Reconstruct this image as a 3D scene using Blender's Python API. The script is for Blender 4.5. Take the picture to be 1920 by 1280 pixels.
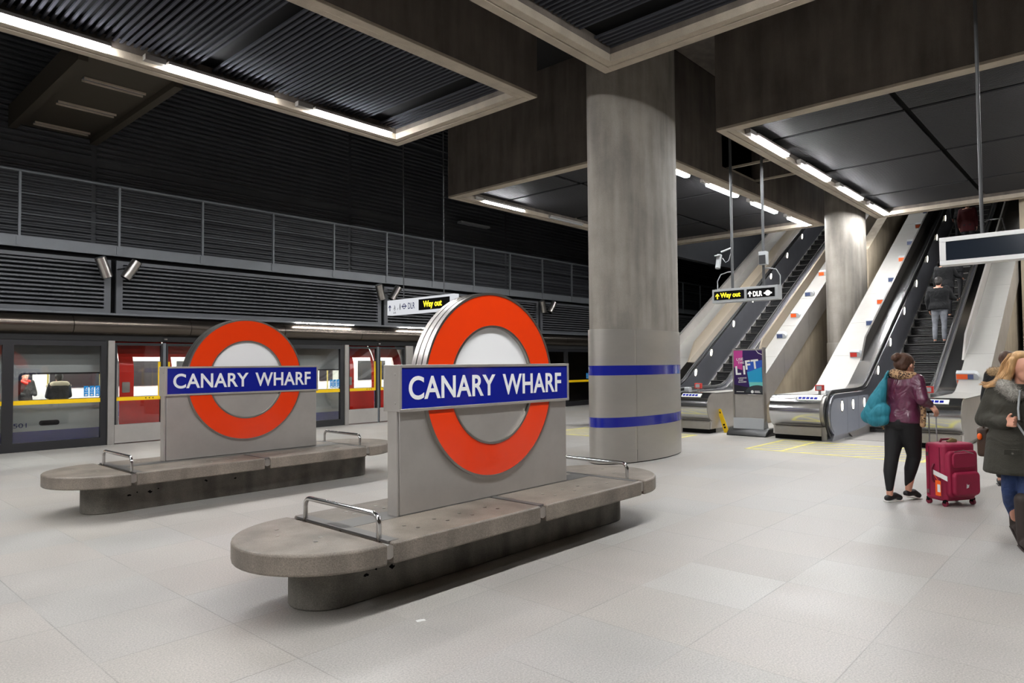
import bpy, bmesh, math, random
from mathutils import Vector, Matrix, Euler
random.seed(4)
PI = math.pi
for o in list(bpy.data.objects): bpy.data.objects.remove(o)
SC = bpy.context.scene
COL = SC.collection

# ------------------------------------------------------------------ camera
CAM_H = 1.55
YAW, PITCH, ROLL = math.radians(42.228), math.radians(1.896), math.radians(-0.472)
cf = Vector((math.cos(YAW)*math.cos(PITCH), math.sin(YAW)*math.cos(PITCH), math.sin(PITCH)))
rt0 = Vector((math.sin(YAW), -math.cos(YAW), 0)); up0 = rt0.cross(cf)
rt = math.cos(ROLL)*rt0 + math.sin(ROLL)*up0
up = -math.sin(ROLL)*rt0 + math.cos(ROLL)*up0
cd = bpy.data.cameras.new('camera'); cam = bpy.data.objects.new('camera', cd); COL.objects.link(cam)
cam.matrix_world = Matrix(((rt.x, up.x, -cf.x, 0), (rt.y, up.y, -cf.y, 0), (rt.z, up.z, -cf.z, CAM_H), (0, 0, 0, 1)))
cd.sensor_width = 36; cd.lens = 1282.4/1920*36; cd.clip_start = .05; cd.clip_end = 200
SC.camera = cam

# ------------------------------------------------------------------ world, exposure
w = bpy.data.worlds.new('world'); SC.world = w; w.use_nodes = True
bg = w.node_tree.nodes['Background']; bg.inputs[0].default_value = (.9, .95, 1, 1); bg.inputs[1].default_value = .01
vs = SC.view_settings; vs.view_transform = 'Standard'; vs.look = 'None'; vs.gamma = 1; vs.use_curve_mapping = False
vs.exposure = 0.0
LAMP = 163.0            # strength of the fluorescent tubes
LAMP_COL = (.985, .99, 1.0)

# ------------------------------------------------------------------ materials
def lin(c):
    return tuple(((v/255)/12.92 if v/255 <= .04045 else ((v/255+.055)/1.055)**2.4) for v in c)
MATS = {}
def nt(name):
    m = bpy.data.materials.new(name); m.use_nodes = True
    t = m.node_tree; return m, t, t.nodes['Principled BSDF']
def N(t, typ, **kw):
    n = t.nodes.new(typ)
    for k, v in kw.items(): setattr(n, k, v)
    return n
def mat(name, rgb, rough=.5, metal=0, var=0, vscale=3, bump=0, bscale=60, emit=None, estr=0, stretch=None, coat=0, spec=.5, fold=0, fscale=7):
    m, t, p = nt(name)
    c = lin(rgb)
    p.inputs['Base Color'].default_value = (*c, 1)
    p.inputs['Roughness'].default_value = rough; p.inputs['Metallic'].default_value = metal
    p.inputs['Specular IOR Level'].default_value = spec
    if coat: p.inputs['Coat Weight'].default_value = coat; p.inputs['Coat Roughness'].default_value = .08
    tc = N(t, 'ShaderNodeTexCoord'); src = tc.outputs['Object']
    if stretch:
        mp = N(t, 'ShaderNodeMapping'); mp.inputs['Scale'].default_value = stretch
        t.links.new(src, mp.inputs[0]); src = mp.outputs[0]
    if var:
        n = N(t, 'ShaderNodeTexNoise'); n.inputs['Scale'].default_value = vscale; n.inputs['Detail'].default_value = 6
        n.inputs['Roughness'].default_value = .65
        t.links.new(src, n.inputs['Vector'])
        r = N(t, 'ShaderNodeMapRange'); r.inputs['From Min'].default_value = .3; r.inputs['From Max'].default_value = .7
        r.inputs['To Min'].default_value = 1-var; r.inputs['To Max'].default_value = 1+var
        t.links.new(n.outputs['Fac'], r.inputs['Value'])
        mx = N(t, 'ShaderNodeVectorMath', operation='SCALE'); mx.inputs[0].default_value = c
        t.links.new(r.outputs[0], mx.inputs['Scale']); t.links.new(mx.outputs[0], p.inputs['Base Color'])
        r2 = N(t, 'ShaderNodeMapRange'); r2.inputs['To Min'].default_value = max(.02, rough*(1-var)); r2.inputs['To Max'].default_value = min(1, rough*(1+var))
        t.links.new(n.outputs['Fac'], r2.inputs['Value']); t.links.new(r2.outputs[0], p.inputs['Roughness'])
    if bump:
        n2 = N(t, 'ShaderNodeTexNoise'); n2.inputs['Scale'].default_value = bscale; n2.inputs['Detail'].default_value = 4
        t.links.new(src, n2.inputs['Vector'])
        b = N(t, 'ShaderNodeBump'); b.inputs['Strength'].default_value = bump; b.inputs['Distance'].default_value = .01
        t.links.new(n2.outputs['Fac'], b.inputs['Height']); t.links.new(b.outputs[0], p.inputs['Normal'])
        if fold:
            n4 = N(t, 'ShaderNodeTexNoise'); n4.inputs['Scale'].default_value = fscale; n4.inputs['Detail'].default_value = 2; n4.inputs['Distortion'].default_value = 1.2
            t.links.new(src, n4.inputs['Vector']); b2 = N(t, 'ShaderNodeBump'); b2.inputs['Strength'].default_value = fold; b2.inputs['Distance'].default_value = .05
            t.links.new(n4.outputs['Fac'], b2.inputs['Height']); t.links.new(b2.outputs[0], b.inputs['Normal'])
    if emit:
        p.inputs['Emission Color'].default_value = (*emit, 1); p.inputs['Emission Strength'].default_value = estr
    MATS[name] = m
    return m
def concrete(name, rgb, dark=.45, blot=1.2, rough=.75, speck=0):
    """cast concrete: large blotches, vertical streaks, fine grain"""
    m, t, p = nt(name); c = lin(rgb); tc = N(t, 'ShaderNodeTexCoord')
    n1 = N(t, 'ShaderNodeTexNoise'); n1.inputs['Scale'].default_value = blot; n1.inputs['Detail'].default_value = 8; n1.inputs['Roughness'].default_value = .6
    mp = N(t, 'ShaderNodeMapping'); mp.inputs['Scale'].default_value = (3, 3, .4)
    n2 = N(t, 'ShaderNodeTexNoise'); n2.inputs['Scale'].default_value = 1.6; n2.inputs['Detail'].default_value = 5
    n3 = N(t, 'ShaderNodeTexNoise'); n3.inputs['Scale'].default_value = 140; n3.inputs['Detail'].default_value = 2
    t.links.new(tc.outputs['Object'], n1.inputs['Vector']); t.links.new(tc.outputs['Object'], mp.inputs[0])
    t.links.new(mp.outputs[0], n2.inputs['Vector']); t.links.new(tc.outputs['Object'], n3.inputs['Vector'])
    a = N(t, 'ShaderNodeMath', operation='ADD'); t.links.new(n1.outputs['Fac'], a.inputs[0]); t.links.new(n2.outputs['Fac'], a.inputs[1])
    r = N(t, 'ShaderNodeMapRange'); r.inputs['From Min'].default_value = .75; r.inputs['From Max'].default_value = 1.25
    r.inputs['To Min'].default_value = 1-dark; r.inputs['To Max'].default_value = 1+dark*.7
    t.links.new(a.outputs[0], r.inputs['Value'])
    r3 = N(t, 'ShaderNodeMapRange'); r3.inputs['From Min'].default_value = .3; r3.inputs['From Max'].default_value = .7
    r3.inputs['To Min'].default_value = 1-.12-speck; r3.inputs['To Max'].default_value = 1.12+speck
    t.links.new(n3.outputs['Fac'], r3.inputs['Value'])
    mm = N(t, 'ShaderNodeMath', operation='MULTIPLY'); t.links.new(r.outputs[0], mm.inputs[0]); t.links.new(r3.outputs[0], mm.inputs[1])
    mx = N(t, 'ShaderNodeVectorMath', operation='SCALE'); mx.inputs[0].default_value = c
    t.links.new(mm.outputs[0], mx.inputs['Scale']); t.links.new(mx.outputs[0], p.inputs['Base Color'])
    p.inputs['Roughness'].default_value = rough
    b = N(t, 'ShaderNodeBump'); b.inputs['Strength'].default_value = .15; b.inputs['Distance'].default_value = .01
    t.links.new(n3.outputs['Fac'], b.inputs['Height']); t.links.new(b.outputs[0], p.inputs['Normal'])
    MATS[name] = m; return m
def glass(name, tint=(1, 1, 1), refl=.12):
    m = bpy.data.materials.new(name); m.use_nodes = True; t = m.node_tree; t.nodes.clear()
    o = N(t, 'ShaderNodeOutputMaterial'); tr = N(t, 'ShaderNodeBsdfTransparent'); tr.inputs[0].default_value = (*tint, 1)
    g = N(t, 'ShaderNodeBsdfGlossy'); g.inputs['Roughness'].default_value = .02
    fr = N(t, 'ShaderNodeFresnel'); fr.inputs['IOR'].default_value = 1.5
    ad = N(t, 'ShaderNodeMath', operation='MULTIPLY_ADD'); ad.inputs[1].default_value = 1.0; ad.inputs[2].default_value = refl*.25
    t.links.new(fr.outputs[0], ad.inputs[0])
    mx = N(t, 'ShaderNodeMixShader'); t.links.new(ad.outputs[0], mx.inputs[0]); t.links.new(tr.outputs[0], mx.inputs[1]); t.links.new(g.outputs[0], mx.inputs[2])
    t.links.new(mx.outputs[0], o.inputs[0]); MATS[name] = m; return m
def emis(name, rgb, s):
    m = bpy.data.materials.new(name); m.use_nodes = True; t = m.node_tree; t.nodes.clear()
    o = N(t, 'ShaderNodeOutputMaterial'); e = N(t, 'ShaderNodeEmission'); e.inputs[0].default_value = (*rgb, 1); e.inputs[1].default_value = s
    t.links.new(e.outputs[0], o.inputs[0]); MATS[name] = m; return m
def floor_mat():
    m, t, p = nt('floor_tiles'); tc = N(t, 'ShaderNodeTexCoord'); L = t.links.new
    mp = N(t, 'ShaderNodeMapping'); mp.inputs['Location'].default_value = (-3.43/.737, -1.85/.737, 0); mp.inputs['Scale'].default_value = (1/.737, 1/.737, 1)
    L(tc.outputs['Object'], mp.inputs[0])
    fl = N(t, 'ShaderNodeVectorMath', operation='FLOOR'); L(mp.outputs[0], fl.inputs[0])
    wn = N(t, 'ShaderNodeTexWhiteNoise'); wn.noise_dimensions = '2D'; L(fl.outputs[0], wn.inputs['Vector'])
    fr = N(t, 'ShaderNodeVectorMath', operation='FRACTION'); L(mp.outputs[0], fr.inputs[0])
    sp = N(t, 'ShaderNodeSeparateXYZ'); L(fr.outputs[0], sp.inputs[0])
    ds = []
    for k in (0, 1):
        s = N(t, 'ShaderNodeMath', operation='SUBTRACT'); s.inputs[1].default_value = .5; L(sp.outputs[k], s.inputs[0])
        a = N(t, 'ShaderNodeMath', operation='ABSOLUTE'); L(s.outputs[0], a.inputs[0]); ds.append(a)
    mxm = N(t, 'ShaderNodeMath', operation='MAXIMUM'); L(ds[0].outputs[0], mxm.inputs[0]); L(ds[1].outputs[0], mxm.inputs[1])
    jr = N(t, 'ShaderNodeMapRange'); jr.inputs['From Min'].default_value = .4935; jr.inputs['From Max'].default_value = .497
    L(mxm.outputs[0], jr.inputs['Value'])
    jn = N(t, 'ShaderNodeTexNoise'); jn.inputs['Scale'].default_value = .9; jn.inputs['Detail'].default_value = 3; L(tc.outputs['Object'], jn.inputs['Vector'])
    jm = N(t, 'ShaderNodeMapRange'); jm.inputs['From Min'].default_value = .38; jm.inputs['From Max'].default_value = .62; jm.inputs['To Min'].default_value = .02; jm.inputs['To Max'].default_value = .42
    L(jn.outputs['Fac'], jm.inputs['Value'])
    jj = N(t, 'ShaderNodeMath', operation='MULTIPLY'); L(jr.outputs[0], jj.inputs[0]); L(jm.outputs[0], jj.inputs[1])
    ramp = N(t, 'ShaderNodeValToRGB'); e = ramp.color_ramp.elements
    cols = [(167, 163, 157), (170, 165, 159), (169, 167, 163), (173, 168, 162), (170, 165, 158), (177, 175, 170)]
    e[0].position = 0; e[0].color = (*lin(cols[0]), 1); e[1].position = 1; e[1].color = (*lin(cols[-1]), 1)
    for i, c in enumerate(cols[1:-1]): x = e.new((i+1)/(len(cols)-1)); x.color = (*lin(c), 1)
    L(wn.outputs['Value'], ramp.inputs[0])
    n1 = N(t, 'ShaderNodeTexNoise'); n1.inputs['Scale'].default_value = 95; n1.inputs['Detail'].default_value = 4; n1.inputs['Roughness'].default_value = .8; L(tc.outputs['Object'], n1.inputs['Vector'])
    n2 = N(t, 'ShaderNodeTexNoise'); n2.inputs['Scale'].default_value = 1.7; n2.inputs['Detail'].default_value = 7; L(tc.outputs['Object'], n2.inputs['Vector'])
    r1 = N(t, 'ShaderNodeMapRange'); r1.inputs['From Min'].default_value = .3; r1.inputs['From Max'].default_value = .7; r1.inputs['To Min'].default_value = .62; r1.inputs['To Max'].default_value = 1.3; L(n1.outputs['Fac'], r1.inputs['Value'])
    r2 = N(t, 'ShaderNodeMapRange'); r2.inputs['From Min'].default_value = .3; r2.inputs['From Max'].default_value = .7; r2.inputs['To Min'].default_value = .93; r2.inputs['To Max'].default_value = 1.05; L(n2.outputs['Fac'], r2.inputs['Value'])
    mu = N(t, 'ShaderNodeMath', operation='MULTIPLY'); L(r1.outputs[0], mu.inputs[0]); L(r2.outputs[0], mu.inputs[1])
    sc = N(t, 'ShaderNodeVectorMath', operation='SCALE'); L(ramp.outputs[0], sc.inputs[0]); L(mu.outputs[0], sc.inputs['Scale'])
    mix = N(t, 'ShaderNodeMix', data_type='RGBA'); L(jj.outputs[0], mix.inputs[0]); L(sc.outputs[0], mix.inputs[6]); mix.inputs[7].default_value = (*lin((70, 68, 64)), 1)
    L(mix.outputs[2], p.inputs['Base Color'])
    rr = N(t, 'ShaderNodeMapRange'); rr.inputs['To Min'].default_value = .3; rr.inputs['To Max'].default_value = .6; L(n2.outputs['Fac'], rr.inputs['Value']); L(rr.outputs[0], p.inputs['Roughness'])
    b = N(t, 'ShaderNodeBump'); b.inputs['Strength'].default_value = .12; b.inputs['Distance'].default_value = .002; L(n1.outputs['Fac'], b.inputs['Height']); L(b.outputs[0], p.inputs['Normal'])
    MATS['floor'] = m; return m
floor_mat()
concrete('beam_concrete', (97, 89, 82), .38, 1.0)
concrete('column_concrete', (138, 132, 124), .36, 1.1)
concrete('lip_concrete', (172, 161, 145), .12, 3)
concrete('bench_concrete', (122, 113, 103), .34, 2.2, .5, .16)
concrete('bench_base_concrete', (112, 108, 100), .4, 5, .7, .14)
concrete('wall_concrete', (164, 152, 132), .22, 1.2)
mat('steel', (172, 168, 163), .3, 1, .10, 2, stretch=(1, 1, 1))
mat('steel_panel', (188, 184, 179), .38, .68, .12, 1.3)
mat('plate_steel', (112, 110, 108), .45, .6, .1, 4)
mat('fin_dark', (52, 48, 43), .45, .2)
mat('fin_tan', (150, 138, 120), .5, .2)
mat('steel_column', (172, 168, 161), .36, .6, .08, .8, stretch=(1, 1, 3))
mat('chrome', (205, 205, 205), .16, 1, .05, 2)
mat('steel_dull', (160, 156, 151), .45, .6, .10, 3)
mat('deck_metal', (150, 148, 143), .5, .2, .05, 2)
mat('balustrade', (186, 188, 196), .30, .9, .10, .9)
mat('step_dark', (30, 29, 29), .5, .3, .25, 8)
mat('step_edge', (96, 94, 91), .45, .3)
mat('rubber', (18, 18, 18), .35)
mat('black', (12, 12, 13), .8, spec=.1)
mat('void', (22, 22, 23), .8)
mat('louvre', (88, 90, 94), .5, .25, .12, 1.2)
mat('pole_grey', (74, 75, 77), .5)
mat('bridge_brown', (64, 58, 48), .7)
mat('louvre_dark', (78, 80, 84), .55, .2, .2, 1)
mat('slat', (66, 67, 73), .95, 0, spec=.02)
mat('slat_fine', (58, 58, 60), .6, .0, spec=.12)
mat('grey_paint', (102, 106, 110), .45, .2, .08, 2)
mat('grey_light', (165, 168, 170), .45, .1)
mat('tube_metal', (98, 91, 84), .26, .9, .08, .7)
mat('screen_dark', (28, 36, 46), .12, spec=.6)
mat('white', (232, 232, 230), .35)
mat('enamel_white', (244, 245, 246), .14, coat=.5)
mat('enamel_red', (238, 62, 12), .14, coat=.5)
mat('enamel_blue', (14, 28, 138), .12, coat=.5)
mat('stripe_blue', (18, 30, 140), .16, coat=.4)
mat('orange', (232, 92, 32), .4)
mat('marker_blue', (70, 84, 122), .4)
mat('red_box', (196, 50, 42), .4)
mat('yellow', (248, 204, 8), .4)
mat('yellow_paint', (222, 212, 112), .5, 0, .12, 6)
mat('sticker_blue', (24, 140, 214), .35)
mat('navy_text', (22, 30, 96), .4)
mat('grey_text', (95, 96, 102), .4)
mat('train_body', (176, 182, 180), .35, 0, .06, 1)
mat('train_red', (226, 40, 26), .22, coat=.3)
mat('train_blue', (26, 38, 118), .3)
mat('train_dark', (30, 30, 33), .4)
mat('train_inner', (206, 208, 202), .5)
mat('train_seat', (42, 56, 104), .8)
mat('pole_yellow', (232, 214, 130), .3)
mat('fur', (196, 184, 160), .9, 0, .25, 60, .6, 90)
mat('paper', (228, 228, 226), .6)
glass('screen_glass'); glass('train_glass', (.92, .96, .95), .1)
emis('lamp', LAMP_COL, LAMP)
emis('platform_lamp', (1, .97, .93), 85)
emis('train_lamp', (1, .98, .92), 36)
emis('oval_glow', (1, .9, .72), 7)
emis('led_yellow', (1, .82, .03), 2.4)
emis('led_white', (1, .98, .95), 2.4)
emis('box_white', (.93, .95, 1), .75)
M = MATS

# ------------------------------------------------------------------ mesh builder
def root_of(o):
    while o.parent: o = o.parent
    return o
class MB:
    def __init__(s): s.v = []; s.f = []
    def add(s, vs, fs):
        b = len(s.v); s.v += [tuple(v) for v in vs]; s.f += [tuple(b+i for i in f) for f in fs]; return s
    def box(s, x0, x1, y0, y1, z0, z1):
        x0, x1 = min(x0, x1), max(x0, x1); y0, y1 = min(y0, y1), max(y0, y1); z0, z1 = min(z0, z1), max(z0, z1)
        return s.add([(x, y, z) for z in (z0, z1) for y in (y0, y1) for x in (x0, x1)],
                     [(0, 2, 3, 1), (4, 5, 7, 6), (0, 1, 5, 4), (2, 6, 7, 3), (0, 4, 6, 2), (1, 3, 7, 5)])
    def obox(s, c, ax, ay, az):
        """oriented box: centre and three half-axis vectors"""
        c, ax, ay, az = map(Vector, (c, ax, ay, az))
        if ax.cross(ay).dot(az) < 0: ax = -ax
        return s.add([c+i*ax+j*ay+k*az for k in (-1, 1) for j in (-1, 1) for i in (-1, 1)],
                     [(0, 2, 3, 1), (4, 5, 7, 6), (0, 1, 5, 4), (2, 6, 7, 3), (0, 4, 6, 2), (1, 3, 7, 5)])
    def prism(s, poly, a, b, axis='y'):
        """poly in the plane across axis; y: (x,z), x: (y,z), z: (x,y)"""
        def P(u, w, t): return (u, t, w) if axis == 'y' else ((t, u, w) if axis == 'x' else (u, w, t))
        n = len(poly); A = [P(u, w, a) for u, w in poly]; B = [P(u, w, b) for u, w in poly]
        return s.add(A+B, [tuple(range(n))[::-1], tuple(range(n, 2*n))] + [(i, (i+1) % n, n+(i+1) % n, n+i) for i in range(n)])
    def fprism(s, poly, O, u, v, n):
        O, u, v, n = map(Vector, (O, u, v, n)); k = len(poly)
        A = [O+u*a+v*b for a, b in poly]; B = [p+n for p in A]
        return s.add(A+B, [tuple(range(k))[::-1], tuple(range(k, 2*k))] + [(i, (i+1) % k, k+(i+1) % k, k+i) for i in range(k)])
    def loft(s, rings, close=True, caps=True):
        n = len(rings[0]); b = len(s.v); s.v += [tuple(p) for r in rings for p in r]
        for i in range(len(rings)-1):
            for j in range(n if close else n-1):
                k = (j+1) % n; s.f.append((b+i*n+j, b+i*n+k, b+(i+1)*n+k, b+(i+1)*n+j))
        if caps: s.f.append(tuple(b+j for j in range(n))[::-1]); s.f.append(tuple(b+(len(rings)-1)*n+j for j in range(n)))
        return s
    def tube(s, path, r, n=12, caps=True, closed=False, ry=None):
        path = [Vector(p) for p in path]; m = len(path); rings = []; prev = None
        rs = r if isinstance(r, (list, tuple)) else [r]*m
        for i, p in enumerate(path):
            if closed: t = (path[(i+1) % m]-path[i-1])
            else: t = (path[min(i+1, m-1)]-path[max(i-1, 0)])
            t.normalize()
            if prev is None:
                a = Vector((0, 0, 1)) if abs(t.z) < .9 else Vector((1, 0, 0))
                u = t.cross(a).normalized()
            else: u = (prev - t*prev.dot(t)).normalized()
            prev = u; w = t.cross(u)
            rings.append([p+u*(rs[i]*math.cos(2*PI*j/n))+w*((ry or rs[i])*math.sin(2*PI*j/n)) for j in range(n)])
        if closed: rings.append(rings[0]); return s.loft(rings, True, False)
        return s.loft(rings, True, caps)
    def cyl(s, p0, p1, r0, r1=None, n=24): return s.tube([p0, p1], [r0, r0 if r1 is None else r1], n)
    def ellip(s, c, rx, ry, rz, n=16, m=10):
        c = Vector(c); rings = []
        for i in range(m+1):
            a = -PI/2+PI*i/m; q = max(math.cos(a), .002)
            rings.append([c+Vector((rx*q*math.cos(2*PI*j/n), ry*q*math.sin(2*PI*j/n), rz*math.sin(a))) for j in range(n)])
        return s.loft(rings)
    def build(s, name, m, parent=None, world=True, bevel=0, smooth=40, seg=2, fix=True):
        off = root_of(parent).location if (parent and world) else Vector((0, 0, 0))
        me = bpy.data.meshes.new(name)
        me.from_pydata([tuple(Vector(v)-off) for v in s.v], [], s.f); me.update()
        if fix:
            bm = bmesh.new(); bm.from_mesh(me); bmesh.ops.recalc_face_normals(bm, faces=bm.faces); bm.to_mesh(me); bm.free()
        me.materials.append(M[m] if isinstance(m, str) else m)
        o = bpy.data.objects.new(name, me); COL.objects.link(o)
        if parent: o.parent = parent
        if smooth:
            me.polygons.foreach_set('use_smooth', [True]*len(me.polygons)); me.set_sharp_from_angle(angle=math.radians(smooth))
        if bevel:
            b = o.modifiers.new('bevel', 'BEVEL'); b.width = bevel; b.segments = seg; b.limit_method = 'ANGLE'; b.angle_limit = math.radians(35)
        return o
def tag(o, label=None, cat=None, group=None, kind=None):
    if label: o['label'] = label
    if cat: o['category'] = cat
    if group: o['group'] = group
    if kind: o['kind'] = kind
    return o
def thing(name, label, cat, loc=(0, 0, 0), rz=0, group=None):
    o = bpy.data.objects.new(name, None); COL.objects.link(o); o.empty_display_size = .1
    o.location = loc; o.rotation_euler = (0, 0, rz); return tag(o, label, cat, group)
def struct(o): o['kind'] = 'structure'; return o
KIDS = lambda o: [c for c in bpy.data.objects if c.parent == o]
def copy_tree(o, parent=None):
    c = o.copy(); COL.objects.link(c); c.parent = parent
    for ch in KIDS(o): copy_tree(ch, c)
    return c
def arc(cx, cy, r, a0, a1, n, ry=None):
    return [(cx+r*math.cos(math.radians(a0+(a1-a0)*i/n)), cy+(ry or r)*math.sin(math.radians(a0+(a1-a0)*i/n))) for i in range(n+1)]
def text(name, s, O, u, v, w, h, m, parent, depth=.002, bold=0, world=True, spacing=1.0, shear=0):
    """lettering fitted to w x h metres at O with unit directions u, v"""
    c = bpy.data.curves.new('t', 'FONT'); c.body = s; c.extrude = .01; c.offset = bold; c.space_character = spacing; c.align_x = 'LEFT'; c.resolution_u = 6; c.shear = shear
    o = bpy.data.objects.new('t', c); COL.objects.link(o)
    dg = bpy.context.evaluated_depsgraph_get(); me = bpy.data.meshes.new_from_object(o.evaluated_get(dg))
    bpy.data.objects.remove(o); bpy.data.curves.remove(c)
    xs = [q.co.x for q in me.vertices]; ys = [q.co.y for q in me.vertices]
    x0, x1, y0, y1 = min(xs), max(xs), min(ys), max(ys)
    O, u, v = Vector(O), Vector(u), Vector(v); n = u.cross(v)
    off = root_of(parent).location if (parent and world) else Vector((0, 0, 0))
    for q in me.vertices:
        q.co = O+u*((q.co.x-x0)/(x1-x0)*w)+v*((q.co.y-y0)/(y1-y0)*h)+n*(depth if q.co.z > 0 else 0)-off
    me.materials.clear(); me.materials.append(M[m]); me.name = name
    ob = bpy.data.objects.new(name, me); COL.objects.link(ob); ob.parent = parent
    return ob
def ring_poly(mb, O, u, v, n, cx, cy, r0, r1, seg=40):
    O, u, v, n = map(Vector, (O, u, v, n)); rings = []
    for r, d in ((r1, 0), (r1, 1), (r0, 1), (r0, 0)):
        rings.append([O+u*(cx+r*math.cos(2*PI*i/seg))+v*(cy+r*math.sin(2*PI*i/seg))+n*d for i in range(seg)])
    rings.append(rings[0]); mb.loft(rings, True, False); return mb
def disc_poly(cx, cy, r, seg=32): return [(cx+r*math.cos(2*PI*i/seg), cy+r*math.sin(2*PI*i/seg)) for i in range(seg)]
def rrect(x0, x1, y0, y1, r, n=5):
    return arc(x1-r, y1-r, r, 0, 90, n)+arc(x0+r, y1-r, r, 90, 180, n)+arc(x0+r, y0+r, r, 180, 270, n)+arc(x1-r, y0+r, r, 270, 360, n)

# ------------------------------------------------------------------ floor and enclosing walls
struct(MB().box(-16, 34, -9, 15.42, -.2, 0).build('floor', 'floor'))
# wall of dark louvres behind the gallery
wl = MB(); wl.box(-16, 40, 17.06, 17.3, 3.4, 13)
for k in range(76):
    z = 3.9+k*.12
    for x0, x1 in ((-16, 4.9), (5.0, 11.62), (11.72, 18.4), (18.5, 25.2), (25.3, 40)):
        if abs(z-6.06) < .07 or abs(z-8.6) < .07: continue
        wl.add([(x0, 17.05, z), (x1, 17.05, z), (x1, 17.0, z+.025), (x0, 17.0, z+.025), (x0, 17.0, z+.06), (x1, 17.0, z+.06), (x1, 17.05, z+.085), (x0, 17.05, z+.085)],
               [(0, 1, 2, 3), (3, 2, 5, 4), (4, 5, 6, 7)])
struct(wl.build('wall_left', 'louvre_dark', fix=False, smooth=0))
struct(MB().box(-16, 40, 19.4, 19.6, -1.4, 4).build('wall_tunnel', 'void'))
struct(MB().box(-16.3, -16, -9, 19.6, -1.4, 13).build('wall_rear', 'beam_concrete'))
struct(MB().box(-16, 40, -9.3, -9, -.2, 13).build('wall_right', 'beam_concrete'))
struct(MB().box(39.8, 40, -9, 19.6, -.2, 18).build('wall_far', 'louvre_dark'))
struct(MB().box(22.5, 22.7, -9, 2.14, 0, 8.13).build('wall_end', 'wall_concrete'))
struct(MB().box(-16, 40, 12.7, 19.6, 12.9, 13.2).build('ceiling', 'void'))
struct(MB().box(-16, 22.3, 6.96, 12.7, 8.13, 8.4).build('ceiling', 'void'))
struct(MB().box(-16, 22.3, -9, 6.95, 8.13, 8.4).build('ceiling', 'beam_concrete'))
struct(MB().box(22.3, 40, -9, 12.7, 17.2, 17.4).build('ceiling', 'void'))
struct(MB().box(22.31, 22.5, -9, 12.7, 8.4, 17.2).build('wall_shaft', 'void'))

# ------------------------------------------------------------------ ceiling coffers
def coffer(x0, x1, y0, y1, pitch, sw, sm, notch=None, joints=(), ysplit=None):
    z0, z1 = 5.75, 8.12; t = .26
    b = MB()
    b.box(x0, x0+t, y0, y1, z0+.05, z1); b.box(x1-t, x1, y0, y1, z0+.05, z1)
    b.box(x0+t, x1-t, y1-t, y1, z0+.05, z1)
    if notch: b.box(x0+t, notch, y0, y0+t, z0+.05, z1); b.box(notch, notch+2.3, y0, y0+t, z0+.05, notch_z); b.box(notch+2.3, x1-t, y0, y0+t, z0+.05, z1)
    else: b.box(x0+t, x1-t, y0, y0+t, z0+.05, z1)
    root = struct(b.build('ceiling_beam', 'beam_concrete'))
    l = MB()
    def frame(a, t, za, zb):
        l.box(x0+a, x1-a, y0+a, y0+a+t, za, zb); l.box(x0+a, x1-a, y1-a-t, y1-a, za, zb)
        l.box(x0+a, x0+a+t, y0+a+t, y1-a-t, za, zb); l.box(x1-a-t, x1-a, y0+a+t, y1-a-t, za, zb)
    frame(0, .135, z0, z0+.05); frame(.147, .12, z0+.01, z0+.12); frame(.135, .012, z0+.03, z0+.08)
    lp = struct(l.build('ceiling_trim', 'lip_concrete', root, bevel=.006))
    s = MB(); zp = z0+.2; jw = .12 if pitch > .08 else .06
    x = x0+t+.03
    while x < x1-t-sw:
        ys = [y0+t+.02, y1-t-.02] if ysplit is None else [y0+t+.02, ysplit-.05, ysplit+.05, y1-t-.02]
        if not any(abs(x-j) < jw for j in joints):
            for a, b_ in zip(ys[::2], ys[1::2]): s.box(x, x+sw, a, b_, zp, zp+.03)
        x += pitch
    struct(s.build('ceiling_slats', sm, root, smooth=0))
    struct(MB().box(x0+t, x1-t, y0+t, y1-t, zp+.07, zp+.1).build('ceiling_backing', 'black', root, smooth=0))
    return root
notch_z = 6.1
cA = coffer(-14, 8.19, 6.85, 10.35, .09, .034, 'slat', joints=(7.34, 4.34, 1.34, -1.66))
cB = coffer(-14, 8.19, 1.2, 5.56, .09, .034, 'slat', joints=(7.34, 4.34, 1.34))
cE = coffer(-14, 8.19, -5.3, -1.3, .09, .034, 'slat', joints=(7.34, 4.34, 1.34))
cC = coffer(11.63, 22.1, -.3, 5.5, .06, .042, 'slat_fine', joints=(13.48, 16.6, 19.8), ysplit=2.82)
cD = coffer(11.63, 22.1, 6.95, 12.69, .06, .042, 'slat_fine', notch=14.98, joints=(13.48, 16.6, 19.8), ysplit=9.9)

# ------------------------------------------------------------------ ceiling lamps
def make_lamp():
    t = thing('ceiling_lamp', '', 'ceiling light')
    MB().prism(rrect(-.79, .79, -.06, .06, .02), -.035, .0, 'z').build('diffuser', 'lamp', t)
    h = MB(); h.box(-.8, .8, -.085, .085, .002, .05); h.box(-.02, .02, -.02, .02, .05, .09); h.box(-1.1, -.82, -.05, .05, -.01, .07)
    h.build('housing', 'steel_dull', t, bevel=.004)
    return t
L0 = make_lamp(); used = []
def lamp(x, y, label, group=None):
    o = L0 if not used else copy_tree(L0); used.append(1)
    o.location = (x, y, 5.80); tag(o, label, 'ceiling light', group); return o
def off_lamp(x, y, label):
    t = thing('ceiling_lamp', label, 'ceiling light', (x, y, 5.80))
    MB().prism(rrect(-.79, .79, -.06, .06, .02), -.035, .0, 'z').build('diffuser', 'grey_light', t, world=False)
    MB().box(-.8, .8, -.085, .085, .002, .05).build('housing', 'steel_dull', t, world=False)
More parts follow.
